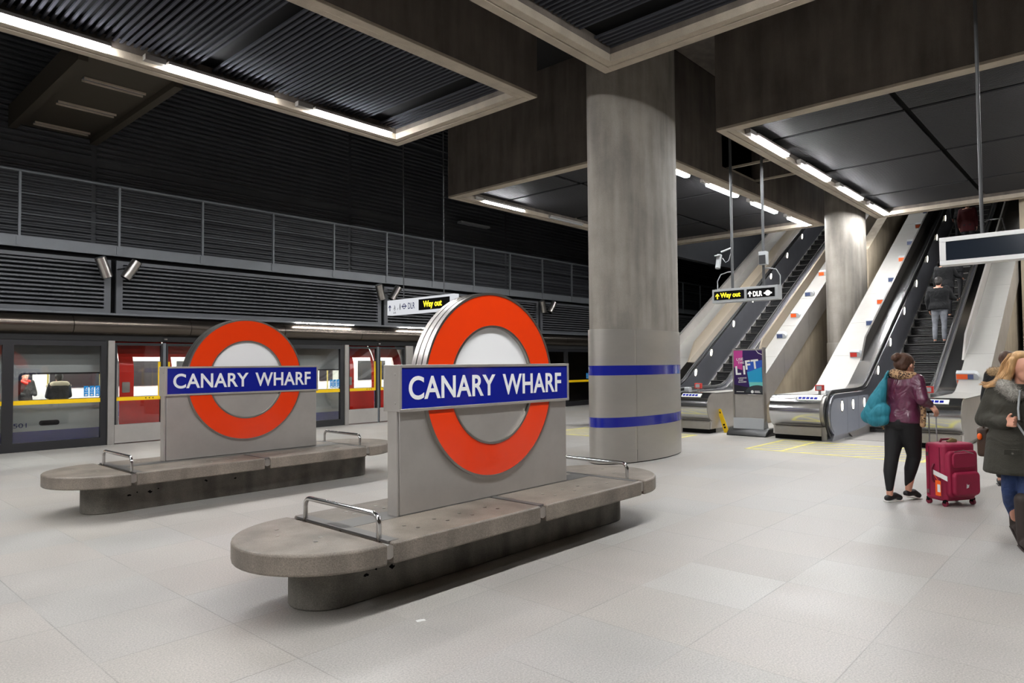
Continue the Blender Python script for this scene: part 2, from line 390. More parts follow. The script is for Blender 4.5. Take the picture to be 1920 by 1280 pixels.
for x, lb in ((2.27, 'lit tube lamp reaching the left edge, first of three along the left coffer'),
              (4.6, 'middle one of the three long lit tube lamps along the left coffer edge'),
              (6.93, 'lit tube lamp nearest the outer corner of the left ribbed ceiling coffer')):
    lamp(x, 10.0, lb)
for i in range(7): lamp(.0-2.33*i, 10.0, 'lit tube lamp of the left coffer behind the photographer', 'ceiling lamps out of view')
for i in range(9): lamp(7.0-2.33*i, 1.56, 'lit tube lamp of the coffer over the camera', 'ceiling lamps over the camera')
for i, lb in enumerate(('lit lamp nearest the corner of the right coffer, above the hanging way out sign', 'second lit lamp from the corner of the right coffer',
                        'third lit lamp along the edge of the right coffer, left of the last', 'last lit lamp of the right coffer, just above the escalator decks')):
    lamp(13.35+2.6*i, 5.17, lb)
for i, lb in enumerate(('lit lamp half hidden by the big column, on its right side', 'lit lamp behind the thin pole, second to the right of the big column',
                        'lit lamp behind the second thin pole, third to the right of the big column', 'lit lamp closest to the left escalators top, right of both thin poles')):
    lamp(13.35+2.6*i, 7.4, lb)
lamp(13.4, 12.42, 'lit lamp left of the big column in the coffer beyond it')
off_lamp(16.1, 12.42, 'unlit lamp touching the big column on its left, in the far coffer')
for i in range(4): lamp(13.35+2.6*i, .05, 'lit tube lamp on the far side of the right coffer, out of view', 'ceiling lamps out of view right')
# unseen lamps added over the escalator shaft to light the decks and rear column
for i, (x, y) in enumerate(((24.5, 6.6), (28, 9))):
    lamp(x, y, 'unseen tube lamp added high in the escalator shaft for its light', 'added shaft lamps').location.z = 9.6

# ------------------------------------------------------------------ hall column (elliptical, steel clad to 2.08 m)
def column(cx, cy, a, b, label, z1, seam_ang):
    t = thing('column', label, 'column', (cx, cy, 0))
    n = 96
    def ring(k, z): return [(cx+a*k*math.cos(2*PI*i/n), cy+b*k*math.sin(2*PI*i/n), z) for i in range(n)]
    def band(k, z0, z1): return [ring(k, z0), ring(k, z1)]
    MB().loft([ring(.975, 2.06), ring(.975, z1)]).build('shaft', 'column_concrete', t, smooth=60)
    mb = MB()
    for s0, s1 in ((seam_ang, seam_ang+90), (seam_ang+90, seam_ang+180), (seam_ang+180, seam_ang+270), (seam_ang+270, seam_ang+360)):
        outer = []; inner = []
        m = 36
        for k, lst in ((1, outer), (.97, inner)):
            for i in range(m+1):
                an = math.radians(s0+.12+(s1-s0-.24)*i/m); lst.append((cx+a*k*math.cos(an), cy+b*k*math.sin(an)))
        mb.prism(outer+inner[::-1], .015, 2.08, 'z')
    mb.build('steel_cladding', 'steel_column', t, smooth=50)
    MB().loft([ring(.985, 0), ring(.985, .02)]).build('plinth', 'black', t)
    for z in (.64, 1.44):
        ri = [ring(1.003, z-.075), ring(1.003, z+.075), ring(.995, z+.075), ring(.995, z-.075)]; ri.append(ri[0])
        o = MB().loft(ri, True, False).build('blue_band', 'stripe_blue', t, smooth=50); o['label'] = 'glossy blue stripe around the steel'
    return t
column(9.887, 6.157, 1.2145, .463, 'large elliptical concrete column with steel cladding and two blue stripes', 8.12, 238)
column(21.4, 6.15, 1.2145, .463, 'concrete column between the two escalators, spotlit near its top', 8.12, 238)

# ------------------------------------------------------------------ benches
def make_bench():
    t = thing('bench', '', 'bench', (4.13, 4.02, 0))
    cx, cy = 4.13, 4.02
    h = .595; zt, zb = .45, .318
    L, R = cx-1.485, cx+1.46
    MB().prism(arc(cx+1.54, cy, .235, -90, 90, 14)+arc(cx-1.57, cy, .235, 90, 270, 14), 0, .33, 'z').build('plinth', 'bench_base_concrete', t, bevel=.012)
    for k, (x, z, w_) in enumerate(((2.72, .17, .05), (2.80, .19, .03), (2.93, .18, .06), (3.02, .2, .03), (3.55, .22, .05), (3.9, .2, .04))):
        rn = random.Random(k); pts = [(x+w_*.5*math.cos(a)*rn.uniform(.4, 1), z+w_*.35*math.sin(a)*rn.uniform(.3, 1)) for a in [2*PI*i/9 for i in range(9)]]
        MB().prism(pts, cy-.2362, cy-.2345).build('scuff_mark', 'black', t, smooth=0)
    # rounded end slabs
    for s in (-1, 1):
        x = L if s < 0 else R
        poly = [(x+s*.02, cy-h), (x+s*.02, cy+h)] if s > 0 else [(x+s*.02, cy+h), (x+s*.02, cy-h)]
        a = arc(x+s*.04, cy, .63, 90, -90, 22, h) if s > 0 else arc(x+s*.04, cy, .63, 270, 90, 22, h)
        MB().prism(a+[(x+s*.02, cy-h if s > 0 else cy+h), (x+s*.02, cy+h if s > 0 else cy-h)], zb, zt, 'z').build('end_slab', 'bench_concrete', t, bevel=.016, seg=3)
    # straight seat slabs, front and back rows, each row cut in two
    for y0, y1 in ((cy-h, cy-.006), (cy+.006, cy+h)):
        for x0, x1 in ((L+.03, cx-.035), (cx+.035, R-.03)):
            MB().box(x0, x1, y0, y1, zb, zt).build('seat_slab', 'bench_concrete', t, bevel=.014, seg=3)
    # steel strip around the sign and along the joint
    s = MB(); s.box(L+.03, R-.03, cy-.05, cy+.17, zt-.01, zt+.002); s.box(L+.02, L+.10, cy-h+.05, cy+h-.05, zt-.01, zt+.002); s.box(R-.10, R-.02, cy-h+.05, cy+h-.05, zt-.01, zt+.002)
    s.box(cx-.03, cx+.03, cy-h+.03, cy-.05, zt-.012, zt+.0015)
    s.build('joint_plate', 'plate_steel', t)
    for x in (L, cx, R):
        for sy in (-1, 1):
            MB().cyl((x, cy+sy*(h-.085), zt-.055), (x, cy+sy*(h-.012), zt-.055), .045, n=20).build('spacer_roller', 'steel', t)
    for x in (L+.03, R-.03):
        y0, y1, zz, r = cy-.435, cy+.435, zt+.15, .06
        p = [(x, y0, zt-.02), (x, y0, zz-r)]+[(x, y0+r-r*math.cos(a), zz-r+r*math.sin(a)) for a in [PI/2*i/6 for i in range(1, 7)]]
        p += [(x, y1-r+r*math.sin(a), zz-r+r*math.cos(a)) for a in [PI/2*i/6 for i in range(0, 7)]]+[(x, y1, zt-.02)]
        MB().tube(p, .017, 14).build('armrest', 'chrome', t, smooth=60)
    class BO:
        def cyl(s, a, b, r, n=12): MB().cyl(a, b, r, n=n).build('bolt_cap', 'steel', t)
    bo = BO()
    for x in (L+.35, L+.62, cx-.62, cx-.35, cx+.35, cx+.62, R-.62, R-.35):
        for y in (cy-.40, cy-.29, cy+.40, cy+.29): bo.cyl((x+.03*(y < cy-.35), y, zt-.003), (x+.03*(y < cy-.35), y, zt+.002), .014, n=12)
    for s in (-1, 1):
        x = L if s < 0 else R
        for dx, y in ((.2, cy-.13), (.28, cy-.2), (.36, cy+.12), (.28, cy+.28)): bo.cyl((x+s*dx, y, zt-.003), (x+s*dx, y, zt+.002), .014, n=12)
    return t
bench = make_bench()
tag(bench, 'nearest concrete bench with rounded ends, under the larger roundel', 'bench', 'concrete platform benches')
b2 = copy_tree(bench); b2.location = (4.13, 8.31, 0); tag(b2, 'further concrete bench with rounded ends, beyond the first and nearer the train')
p0 = MB().fprism([(0, 0), (.055, .004), (.052, .034), (.02, .036), (-.003, .03)], (2.70, 3.24, .0005), (.9, -.42, 0), (.42, .9, 0), (0, 0, .0015)).build('paper_scrap', 'paper')
tag(p0, 'small white paper scrap on the floor in front of the nearest bench', 'litter')

# ------------------------------------------------------------------ roundel name signs
def make_roundel():
    X0, Y0 = 4.135, 4.04
    t = thing('station_roundel', '', 'station sign', (X0, Y0, .45))
    zc = 1.382
    MB().box(X0-1.0, X0-.985, Y0-.055, Y0+.055, .452, 1.21).build('side_plate', 'steel_panel', t)
    MB().box(X0-.98, X0+1.0, Y0-.06, Y0+.06, .452, 1.21).build('pedestal_panel', 'steel_panel', t, bevel=.006)
    # rim drum
    R, r = .765, .476
    dr = MB()
    def rg(rad, y): return [(X0+rad*math.cos(2*PI*i/96), y, zc+rad*math.sin(2*PI*i/96)) for i in range(96)]
    prof = [(R-.019, -.085), (R, -.085), (R, -.038), (R-.02, -.037), (R-.02, -.028), (R, -.027), (R, .027), (R-.02, .028), (R-.02, .037), (R, .038), (R, .085), (R-.019, .085),
            (R-.019, .07), (r+.017, .07), (r+.017, .085), (r, .085), (r, .045), (r-.02, .045), (r-.02, -.045), (r, -.045), (r, -.085), (r+.017, -.085), (r+.017, -.07), (R-.019, -.07)]
    rr = [rg(a, Y0+y) for a, y in prof]; rr.append(rr[0]); dr.loft(rr, True, False); dr.build('rim', 'steel', t, smooth=30)
    for s in (-1, 1):
        q = MB(); a = [rg(R-.019, Y0+s*.07), rg(R-.019, Y0+s*.079), rg(r+.017, Y0+s*.079), rg(r+.017, Y0+s*.07)]; a.append(a[0]); q.loft(a, True, False)
        q.build('orange_ring', 'enamel_red', t)
        q = MB(); q.prism([(X0+(r-.001)*math.cos(2*PI*i/72), zc+(r-.001)*math.sin(2*PI*i/72)) for i in range(72)], Y0+s*.04, Y0+s*.055)
        q.build('white_disc', 'enamel_white', t)
        bw, z0, z1 = 1.006, 1.207, 1.552; f = .022
    y0, y1 = Y0-.095, Y0+.095
    bx = MB(); bx.box(X0-bw+.002, X0+bw-.002, y0+.012, y1-.012, z0+.002, z1-.002)
    for ya, yb in ((y0, y0+.014), (y1-.014, y1)):
        bx.box(X0-bw, X0+bw, ya, yb, z0, z0+f); bx.box(X0-bw, X0+bw, ya, yb, z1-f, z1)
        bx.box(X0-bw, X0-bw+f, ya, yb, z0+f, z1-f); bx.box(X0+bw-f, X0+bw, ya, yb, z0+f, z1-f)
    for s in (-1, 1):
        for z in (1.27, 1.48):
            for y in (-.04,): bx.cyl((X0+s*(bw-.004), Y0+y, z), (X0+s*(bw+.004), Y0+y, z), .009, n=10)
    bar = bx.build('name_bar', 'steel_panel', t, bevel=.002)
    for s, u in ((-1, (1, 0, 0)), (1, (-1, 0, 0))):
        MB().box(X0-bw+f, X0+bw-f, Y0+s*.085, Y0+s*.088, z0+f, z1-f).build('name_plate', 'enamel_blue', bar)
        text('lettering', 'CANARY', (X0+s*.916, Y0+s*.0885, 1.292), u, (0, 0, 1), .922, .176, 'enamel_white', bar, .002, bold=.018, spacing=1.03)
        text('lettering', 'WHARF', (X0-s*.098, Y0+s*.0885, 1.292), u, (0, 0, 1), .794, .176, 'enamel_white', bar, .002, bold=.018, spacing=1.03)
    return t
r1 = make_roundel(); tag(r1, 'larger, nearer red roundel sign reading CANARY WHARF, standing on the near bench', 'station sign', 'roundel station signs')
r2 = copy_tree(r1); r2.location = (4.19, 8.43, .452); tag(r2, 'smaller, further red roundel sign reading CANARY WHARF, by the train')

# ------------------------------------------------------------------ platform screen, door bays
YS = 15.3
def vbox(m, x0, x1, z0, z1, y0=YS-.04, y1=YS+.04): return m.box(x0, x1, y0, y1, z0, z1)
def bay(n, xc):
    r = struct(thing('door_%d' % n, None, None, (xc, YS, 0)))
    f = MB(); vbox(f, xc-1.09, xc-.97, 0, 2.09, YS-.07, YS+.07); vbox(f, xc+.93, xc+1.19, 0, 2.09, YS-.07, YS+.07)
    f.build('door_post', 'steel_dull', r)
    for s in (-1, 1):
        a, b = (xc-.96, xc-.035) if s < 0 else (xc+.035, xc+.92)
        g = MB(); vbox(g, a, a+.035, .02, 2.05); vbox(g, b-.035, b, .02, 2.05); vbox(g, a+.035, b-.035, 2.0, 2.05); vbox(g, a+.035, b-.035, .02, .06)
        leaf = g.build('door_leaf', 'train_dark', r)
        g = MB(); vbox(g, a, b, 0.02, .39, YS-.052, YS+.05); g.build('kick_plate', 'steel_panel', leaf)
        g = MB(); vbox(g, a+.035, b-.035, .39, 2.0, YS-.006, YS+.006); g.build('door_glass', 'screen_glass', leaf)
        g = MB(); vbox(g, a+.01, b-.035*0, .87, .945, YS-.012, YS-.007); g.build('warning_stripe', 'yellow', leaf)
        xe = b-.04 if s < 0 else a+.04
        g = MB(); vbox(g, xe-.045, xe+.045, .945, 1.66, YS-.013, YS-.0085); g.build('edge_strip', 'yellow', leaf)
        g = MB()
        for k in range(15):
            z = .98+k*.04; xa, xb = (xe+.01, xe+.044) if s < 0 else (xe-.044, xe-.01)
            vbox(g, xa, xb, z, z+.02, YS-.0145, YS-.013)
        for k in range(3):
            xk = xe-s*0-.30*(s < 0)+.10*(s > 0)+k*.07*(1)
            g.fprism([(0, .02), (.025, 0), (.025, .04)] if s > 0 or s < 0 else [], (xk, YS-.013, .89), (1, 0, 0), (0, 0, 1), (0, -.0015, 0))
        g.build('edge_marks', 'black', leaf)
    m = MB(); vbox(m, xc-.03, xc+.03, 0, 2.06, YS-.03, YS+.03); m.build('meeting_stile', 'grey_paint', r)
    m = MB(); m.box(xc-.03, xc+.03, YS-.1, YS-.06, 2.12, 2.15); m.build('indicator', 'steel', r)
def fixed_panel(n, x0, x1):
    r = struct(thing('window_%d' % n, None, None, (x0, YS, 0)))
    g = MB(); vbox(g, x0, x0+.11, 0, 2.08); vbox(g, x1-.11, x1, 0, 2.08); vbox(g, x0+.11, x1-.11, 0, .16); vbox(g, x0+.11, x1-.11, 1.98, 2.08)
    xm = None
    if x1-x0 > 2.4: xm = x1-1.72; vbox(g, xm, xm+.17, .16, 1.98)
    g.build('window_frame', 'train_dark', r)
    g = MB(); vbox(g, x0+.1, x1-.1, .15, 1.99, YS-.006, YS+.006); g.build('window_pane', 'screen_glass', r)
    g = MB()
    for a, b in (((x0+.12, xm), (xm+.17, x1-.11)) if xm else ((x0+.12, x1-.12),)): vbox(g, a, b, .865, .945, YS-.014, YS-.007)
    g.build('warning_stripe', 'yellow', r)
    for k in range(3):
        g = MB(); xx = x1-.40+k*.1; vbox(g, xx, xx+.08, .985, 1.19, YS-.012, YS-.007); st = g.build('notice_sticker', 'sticker_blue', r)
        g = MB(); ring_poly(g, (xx+.04, YS-.0125, 1.115), (1, 0, 0), (0, 0, 1), (0, -.001, 0), 0, 0, .014, .021, 14); g.box(xx+.04, xx+.06, YS-.0135, YS-.0125, 1.14, 1.155)
        g.box(xx+.012, xx+.068, YS-.0135, YS-.0125, 1.06, 1.068); g.box(xx+.02, xx+.06, YS-.0135, YS-.0125, 1.0, 1.03); g.build('sticker_print', 'white', st)
XC = [-5.28, .26, 5.81, 11.38, 16.93, 22.5, 28.05]
for i, x in enumerate(XC): bay(i+1, x)
for i in range(len(XC)-1): fixed_panel(i+1, XC[i]+1.2, XC[i+1]-1.1)
# header, steel tube and lip over the doors
struct(MB().box(-16, 34, YS-.05, YS+.3, 2.085, 2.62).build('trim_1', 'void'))
tb = MB(); xs = -15.9
while xs < 34:
    xe = xs+2.22
    prof = [(YS+.02+.23*math.cos(math.radians(a)), 2.385+.2*math.sin(math.radians(a))) for a in range(90, 271, 12)]
    tb.prism(prof, xs+.006, xe-.006, 'x'); xs = xe
struct(tb.build('trim_2', 'tube_metal', smooth=50))
struct(MB().box(-16, 34, YS-.16, YS+1.9, 2.6, 2.64).build('trim_3', 'grey_paint'))
for x0, x1, lb in ((8.8, 10.46, 'thin platform edge light behind the top of the further roundel, to its right'), (12.0, 13.7, 'thin platform edge light left of the top of the nearer roundel')):
    t = thing('platform_edge_light', lb, 'strip light', (x0, YS-.18, 2.6))
    MB().box(x0, x1, YS-.22, YS-.165, 2.597, 2.612).build('diffuser', 'platform_lamp', t)
    MB().box(x0-.02, x1+.02, YS-.225, YS-.16, 2.613, 2.63).build('housing', 'steel_dull', t)
# louvred fascia panels of the gallery
for i in range(7):
    x0, x1 = -15.3+6.72*i, -15.3+6.72*(i+1)-.1
    g = MB(); y0, y1 = YS-.04, YS+.03
    g.box(x0, x0+.12, y0, y1, 2.65, 3.72); g.box(x1-.12, x1, y0, y1, 2.65, 3.72); g.box(x0+.12, x1-.12, y0, y1, 3.65, 3.72); g.box(x0+.12, x1-.12, y0, y1, 2.65, 2.73)
    for k in range(11):
        z = 2.76+k*.082
        g.add([(x0+.12, y0, z+.012), (x1-.12, y0, z+.012), (x1-.12, y0, z+.04), (x0+.12, y0, z+.04), (x0+.12, y1, z+.06), (x1-.12, y1, z+.06), (x0+.12, y1, z), (x1-.12, y1, z)],
              [(0, 1, 2, 3), (3, 2, 5, 4), (6, 7, 1, 0)])
    struct(g.build('louvre_panel', 'louvre', smooth=0, fix=False))
struct(MB().box(-16, 34, YS+.06, YS+.1, 2.6, 4.0).build('louvre_backing', 'black'))
struct(MB().box(-16, 34, YS-.06, YS+.02, 3.81, 4.02).build('gallery_edge', 'grey_paint'))
struct(MB().box(-16, 34, YS+.02, 17.1, 3.85, 3.95).build('gallery_deck', 'grey_paint'))
gr = thing('guard_rail', 'long grey metal railing along the dark gallery over the train', 'railing', (-15.3, YS-.03, 4.0))
for i in range(30):
    x = -15.4+.02+1.69*i; h = -.02
    q = MB(); q.box(x-.02, x+.02, YS-.07, YS-.015, 3.83, 5.22); q.box(x-.05, x+.05, YS-.075, YS-.06, 3.84, 4.0); q.build('post', 'grey_paint', gr)
MB().tube([(-16, YS-.04, 5.24), (34, YS-.04, 5.24)], .026, 10).build('handrail', 'grey_paint', gr)
for z in (4.83, 4.44): MB().tube([(-16, YS-.04, z), (34, YS-.04, z)], .009, 8).build('rail_wire', 'grey_paint', gr)
# loudspeaker pairs on the fascia
def speaker(x, tilt, turn, lb):
    t = thing('loudspeaker', lb, 'loudspeaker', (x, YS-.33, 3.52))
    d = Vector((math.sin(tilt), -.12, math.cos(tilt))).normalized()
    MB().tube([-.21*d, -.2*d, .2*d, .21*d], [.085, .1, .1, .09], 24).build('barrel', 'steel', t, world=False)
    MB().tube([-.212*d, -.205*d], .083, 20).build('grille', 'black', t, world=False)
    MB().tube([(0, .02, 0), (turn*.12, .12, .02), (turn*.16, .29, .02)], .014, 8).build('bracket', 'train_dark', t, world=False)
for x, nm in ((4.8, 'above the leftmost train window'), (11.49, 'just left of the white DLR sign'), (18.35, 'between the near roundel and the big column')):
    speaker(x-.26, -.38, 1, 'steel cylinder loudspeaker tilting left, '+nm)
    speaker(x+.24, .52, -1, 'steel cylinder loudspeaker tilting right, '+nm)

# overhead soffit with unlit lamps at the upper left
so = MB(); so.box(3.5, 4.85, 12.4, 17.0, 6.62, 6.8); so.box(3.36, 3.5, 12.4, 17.0, 6.5, 6.95); so.box(4.85, 4.99, 12.4, 17.0, 6.5, 6.95)
struct(so.build('overhead_bridge', 'bridge_brown'))
for y, lb in ((13.45, 'nearest to the camera'), (15.0, 'in the middle'), (16.6, 'against the louvred wall')):
    t = thing('strip_lamp', 'unlit strip lamp under the dark overhead bridge, '+lb, 'ceiling light', (4.3, y, 6.6))
    q = MB(); q.box(3.72, 4.72, y-.085, y-.06, 6.57, 6.61); q.box(3.72, 4.72, y+.06, y+.085, 6.57, 6.61); q.build('reflector_edge', 'lip_concrete', t)
    MB().box(3.72, 4.72, y-.06, y+.06, 6.6, 6.62).build('lamp_body', 'louvre', t)
o = thing('strip_lamp', 'unlit strip lamp against the dark wall left of the big column', 'ceiling light', (16.6, 16.8, 6.35))
MB().box(15.9, 17.3, 16.7, 16.9, 6.35, 6.42).build('lamp_body', 'grey_light', o); MB().box(16.5, 16.6, 16.88, 17.08, 6.37, 6.41).build('wall_bracket', 'grey_light', o)

# ------------------------------------------------------------------ train at the platform
YT = 15.75
tr = thing('underground_train', 'grey, red and blue underground train standing behind the glass platform screen', 'train', (8, YT, -.6))
DC = [-5.05, .5, 6.05, 11.6, 17.15, 22.7, 28.25]
def yprof(z):
    return YT if z < 1.46 else YT+.55*((z-1.46)/.85)**1.9
ZB = [.33, .93, 1.43, 1.46, 1.6, 1.72, 1.84, 1.94, 2.04, 2.14, 2.24, 2.3]
def skin(x0, x1, zs, m, name, holes=(), inset=0, parent=tr):
    g = MB()
    for a, b in zip(zs, zs[1:]):
        g.add([(x0, yprof(a)+inset, a), (x1, yprof(a)+inset, a), (x1, yprof(b)+inset, b), (x0, yprof(b)+inset, b)], [(0, 1, 2, 3)])
    return g.build(name, m, parent, smooth=60)
ends = [-9]+[x for c in DC for x in (c-.97, c+.97)]+[32]
body = MB(); blue = MB(); cor = MB()
for i in range(0, len(ends), 2):
    a, b = ends[i], ends[i+1]
    for za, zb in zip([.33]+ZB[1:], ZB[1:]): pass
    wins = [(a+.33, (a+b)/2-.16), ((a+b)/2+.16, b-.14)] if b-a < 5 else [(a+.3, b-.3)]
    if abs(a-1.47) < .05: wins = [(1.8, 2.95), (3.37, 4.76)]
    if abs(a-7.02) < .05: wins = [(7.3, 8.7), (9.02, 10.5)]
    def strip(xa, xb, za, zb):
        body.add([(xa, yprof(za), za), (xb, yprof(za), za), (xb, yprof(zb), zb), (xa, yprof(zb), zb)], [(0, 1, 2, 3)])
    strip(a, b, .33, .93)
    xs = [a]+[x for wn in wins for x in wn]+[b]
    for k in range(0, len(xs), 2): strip(xs[k], xs[k+1], .93, 1.43)
    for za, zb in zip(ZB[2:], ZB[3:]): strip(a, b, za, zb)
    blue.add([(a, YT-.004, .06), (b, YT-.004, .06), (b, YT-.004, .335), (a, YT-.004, .335)], [(0, 1, 2, 3)])
    for wa, wb in wins:
        fr = MB(); outer = rrect(wa-.035, wb+.035, .9, 1.46, .07, 4); inner = rrect(wa+.005, wb-.005, .935, 1.425, .07, 4)
        n = len(outer); fr.add([(x, YT-.012, z) for x, z in outer]+[(x, YT-.012, z) for x, z in inner], [(j, (j+1) % n, n+(j+1) % n, n+j) for j in range(n)])
        fo = fr.build('window_seal', 'train_dark', tr)
        MB().add([(wa, YT+.004, .93), (wb, YT+.004, .93), (wb, YT+.004, 1.43), (wa, YT+.004, 1.43)], [(0, 1, 2, 3)]).build('pane', 'train_glass', fo, fix=False)
body.build('body_panel', 'train_body', tr, smooth=60, fix=False); blue.build('blue_skirt', 'train_blue', tr, fix=False)
for c in DC:
    for s in (-1, 1):
        a, b = (c-.96, c-.012) if s < 0 else (c+.012, c+.96)
        wa, wb = (c-.68, c-.1) if s < 0 else (c+.1, c+.68)
        g = MB(); q = -.012
        def st(xa, xb, za, zb): g.add([(xa, yprof(za)+q, za), (xb, yprof(za)+q, za), (xb, yprof(zb)+q, zb), (xa, yprof(zb)+q, zb)], [(0, 1, 2, 3)])
        st(a, b, .12, .9)
        for za, zb in ((.9, 1.46), (1.46, 1.6), (1.6, 1.77)): st(a, wa, za, zb); st(wb, b, za, zb)
        for za, zb in zip((1.77, 1.84, 1.94, 2.04, 2.14), (1.84, 1.94, 2.04, 2.14, 2.24)): st(a, b, za, zb)
        d = g.build('train_door', 'train_red', tr, smooth=60, fix=False)
        g = MB()
        for za, zb in ((.9, 1.46), (1.46, 1.6), (1.6, 1.77)): g.add([(wa, yprof(za), za), (wb, yprof(za), za), (wb, yprof(zb), zb), (wa, yprof(zb), zb)], [(0, 1, 2, 3)])
        g.build('door_window', 'train_glass', d, smooth=60, fix=False)
        if s < 0:
            MB().prism(rrect(a+.05, a+.2, 1.02, 1.24, .02), YT-.03, YT-.012).build('door_button', 'steel_dull', d)
MB().prism(rrect(3.68, 4.02, .43, .53, .045), YT-.006, YT+.004).build('door_recess', 'train_dark', tr)
text('fleet_number', '6501', (3.18, YT-.003, .41), (1, 0, 0), (0, 0, 1), .3, .085, 'navy_text', tr, .002)
q = MB(); q.prism(rrect(20.95, 21.25, .5, .62, .03), YT-.006, YT+.004); q.build('door_recess', 'train_dark', tr)
MB().box(-9, 32, YT+.02, YT+2.4, .3, .36).build('car_floor', 'train_dark', tr)
MB().box(-9, 32, YT+2.35, YT+2.4, .36, 2.25).build('far_side', 'train_inner', tr)
MB().box(-9, 32, YT+.5, YT+2.4, 2.25, 2.3).build('car_ceiling', 'train_inner', tr)
MB().box(-9, 32, YT+2.0, YT+2.33, .4, .85).build('seat_row', 'train_seat', tr)
g = MB()
for x in [k*1.38-8 for k in range(29)]: g.box(x, x+1.05, YT+2.33, YT+2.345, 1.1, 1.7)
g.build('far_windows', 'train_dark', tr)
for y in (YT+.95, YT+1.5): MB().box(-9, 32, y, y+.14, 2.2, 2.24).build('car_lamp', 'train_lamp', tr)
for c in DC:
    for dx in (-1.15, 1.15, -2.1): MB().tube([(c+dx, YT+.55, .36), (c+dx, YT+.55, 2.25)], .018, 8).build('grab_pole', 'pole_yellow', tr)
    g = MB(); g.box(c-1.02, c-.98, YT+.06, YT+.5, .36, 2.0); g.box(c+.98, c+1.02, YT+.06, YT+.5, .36, 2.0); g.build('draught_screen', 'train_inner', tr)

# ------------------------------------------------------------------ hanging signs
# 1: white sign with DLR and way out, left of the roundel (plane X = 10)
SX = 10.0
s1 = thing('hanging_sign', 'long white hanging direction sign with DLR and lit Way out, behind the near roundel', 'sign', (SX, 11.9, 2.73))
ya, yb, z0, z1 = 13.06, 10.74, 2.725, 3.075
MB().box(SX, SX+.14, yb, ya, z0, z1).build('sign_box', 'box_white', s1, bevel=.004)
u, v = (0, -1, 0), (0, 0, 1)
def on(y, z, d=.002): return (SX-d, y, z)
d1 = MB().box(SX-.006, SX, 11.02-.14, 12.05-.14, z0+.055, z1-.05).build('led_display', 'black', s1)
text('lettering', 'Way out', (SX-.007, 11.75, 2.80), u, v, .62, .18, 'led_yellow', d1, .002, bold=.02)
text('lettering', 'DLR', (SX-.001, 12.29, 2.835), u, v, .24, .14, 'navy_text', s1, .002, bold=.004)
g = MB(); O = (SX-.001, 12.43, 2.905); ring_poly(g, O, u, v, (-.002, 0, 0), 0, 0, .045, .062, 30)
g.fprism([(-.09, -.012), (.09, -.012), (.09, .012), (-.09, .012)], O, u, v, (-.003, 0, 0)); g.build('roundel_mark', 'navy_text', s1)
g = MB(); O = (SX-.001, 12.96, 2.82)
g.fprism([(-.012, 0), (.012, 0), (.012, .1), (.045, .07), (.045, .095), (0, .145), (-.045, .095), (-.045, .07), (-.012, .1)], O, u, v, (-.002, 0, 0)); g.build('arrow_mark', 'navy_text', s1)
g = MB(); O = (SX-.001, 12.78, 2.83)
ring_poly(g, O, u, v, (-.002, 0, 0), 0, .03, .022, .032, 16); g.fprism([(-.008, .03), (.006, .03), (.006, .12), (-.008, .12)], O, u, v, (-.002, 0, 0))
g.fprism([(0, .075), (.03, .065), (.03, .078), (0, .088)], O, u, v, (-.002, 0, 0)); g.fprism([(.09, 0), (.1, 0), (.13, .05), (.12, .055)], O, u, v, (-.002, 0, 0))
g.fprism([(.18, 0), (.19, 0), (.20, .06), (.215, .0), (.225, .0), (.212, .12), (.185, .12)], O, u, v, (-.002, 0, 0)); g.fprism(disc_poly(.2, .135, .013, 12), O, u, v, (-.002, 0, 0))
g.build('access_symbols', 'grey_text', s1)
text('lettering', 'Lift', (SX-.001, 12.83, 2.755), u, v, .1, .045, 'grey_text', s1, .002)
for y in (12.53, 11.14): MB().tube([(SX+.07, y, z1), (SX+.07, y, 8.13)], .011, 8).build('hanging_rod', 'pole_grey', s1)

fr = MB()
for x0, x1, y0, y1 in ((15.35, 16.95, 6.98, 7.03), (15.35, 16.95, 5.85, 5.9), (15.35, 15.4, 5.9, 6.98), (16.9, 16.95, 5.9, 6.98)): fr.box(x0, x1, y0, y1, 6.12, 6.17)
fo = struct(fr.build('trim_4', 'lip_concrete'))
fh = MB()
for x in (15.38, 16.92): fh.box(x-.01, x+.01, 5.87, 5.89, 6.17, 8.13)
fh.build('hanger', 'grey_paint', fo)
# 2: lit way out and DLR sign on thick poles (plane X = 14.3)
SX = 14.3
s2 = thing('hanging_sign', 'lit Way out and DLR sign hung on two poles before the left escalator', 'sign', (SX, 6.2, 2.87))
ya, yb, z0, z1 = 6.925, 5.465, 2.87, 3.17
MB().box(SX, SX+.24, yb, ya, z0, z1).build('sign_box', 'grey_light', s2, bevel=.004)
d1 = MB().box(SX-.006, SX, 6.88, 6.19, z0+.06, z1-.05).build('led_display', 'black', s2)
d2 = MB().box(SX-.006, SX, 6.13, 5.525, z0+.06, z1-.05).build('led_display', 'black', s2)
def arrow(O, h, par, m):
    g = MB(); k = h/.145
    g.fprism([(a*k, b*k) for a, b in ((-.014, 0), (.014, 0), (.014, .095), (.05, .06), (.05, .09), (0, .145), (-.05, .09), (-.05, .06), (-.014, .095))], O, u, v, (-.003, 0, 0)); g.build('arrow_mark', m, par)
arrow((SX-.007, 6.80, 2.955), .12, d1, 'led_yellow'); text('lettering', 'Way out', (SX-.007, 6.73, 2.945), u, v, .46, .14, 'led_yellow', d1, .002, bold=.02)
arrow((SX-.007, 6.06, 2.955), .12, d2, 'led_white'); text('lettering', 'DLR', (SX-.007, 5.99, 2.955), u, v, .20, .11, 'led_white', d2, .002, bold=.025)
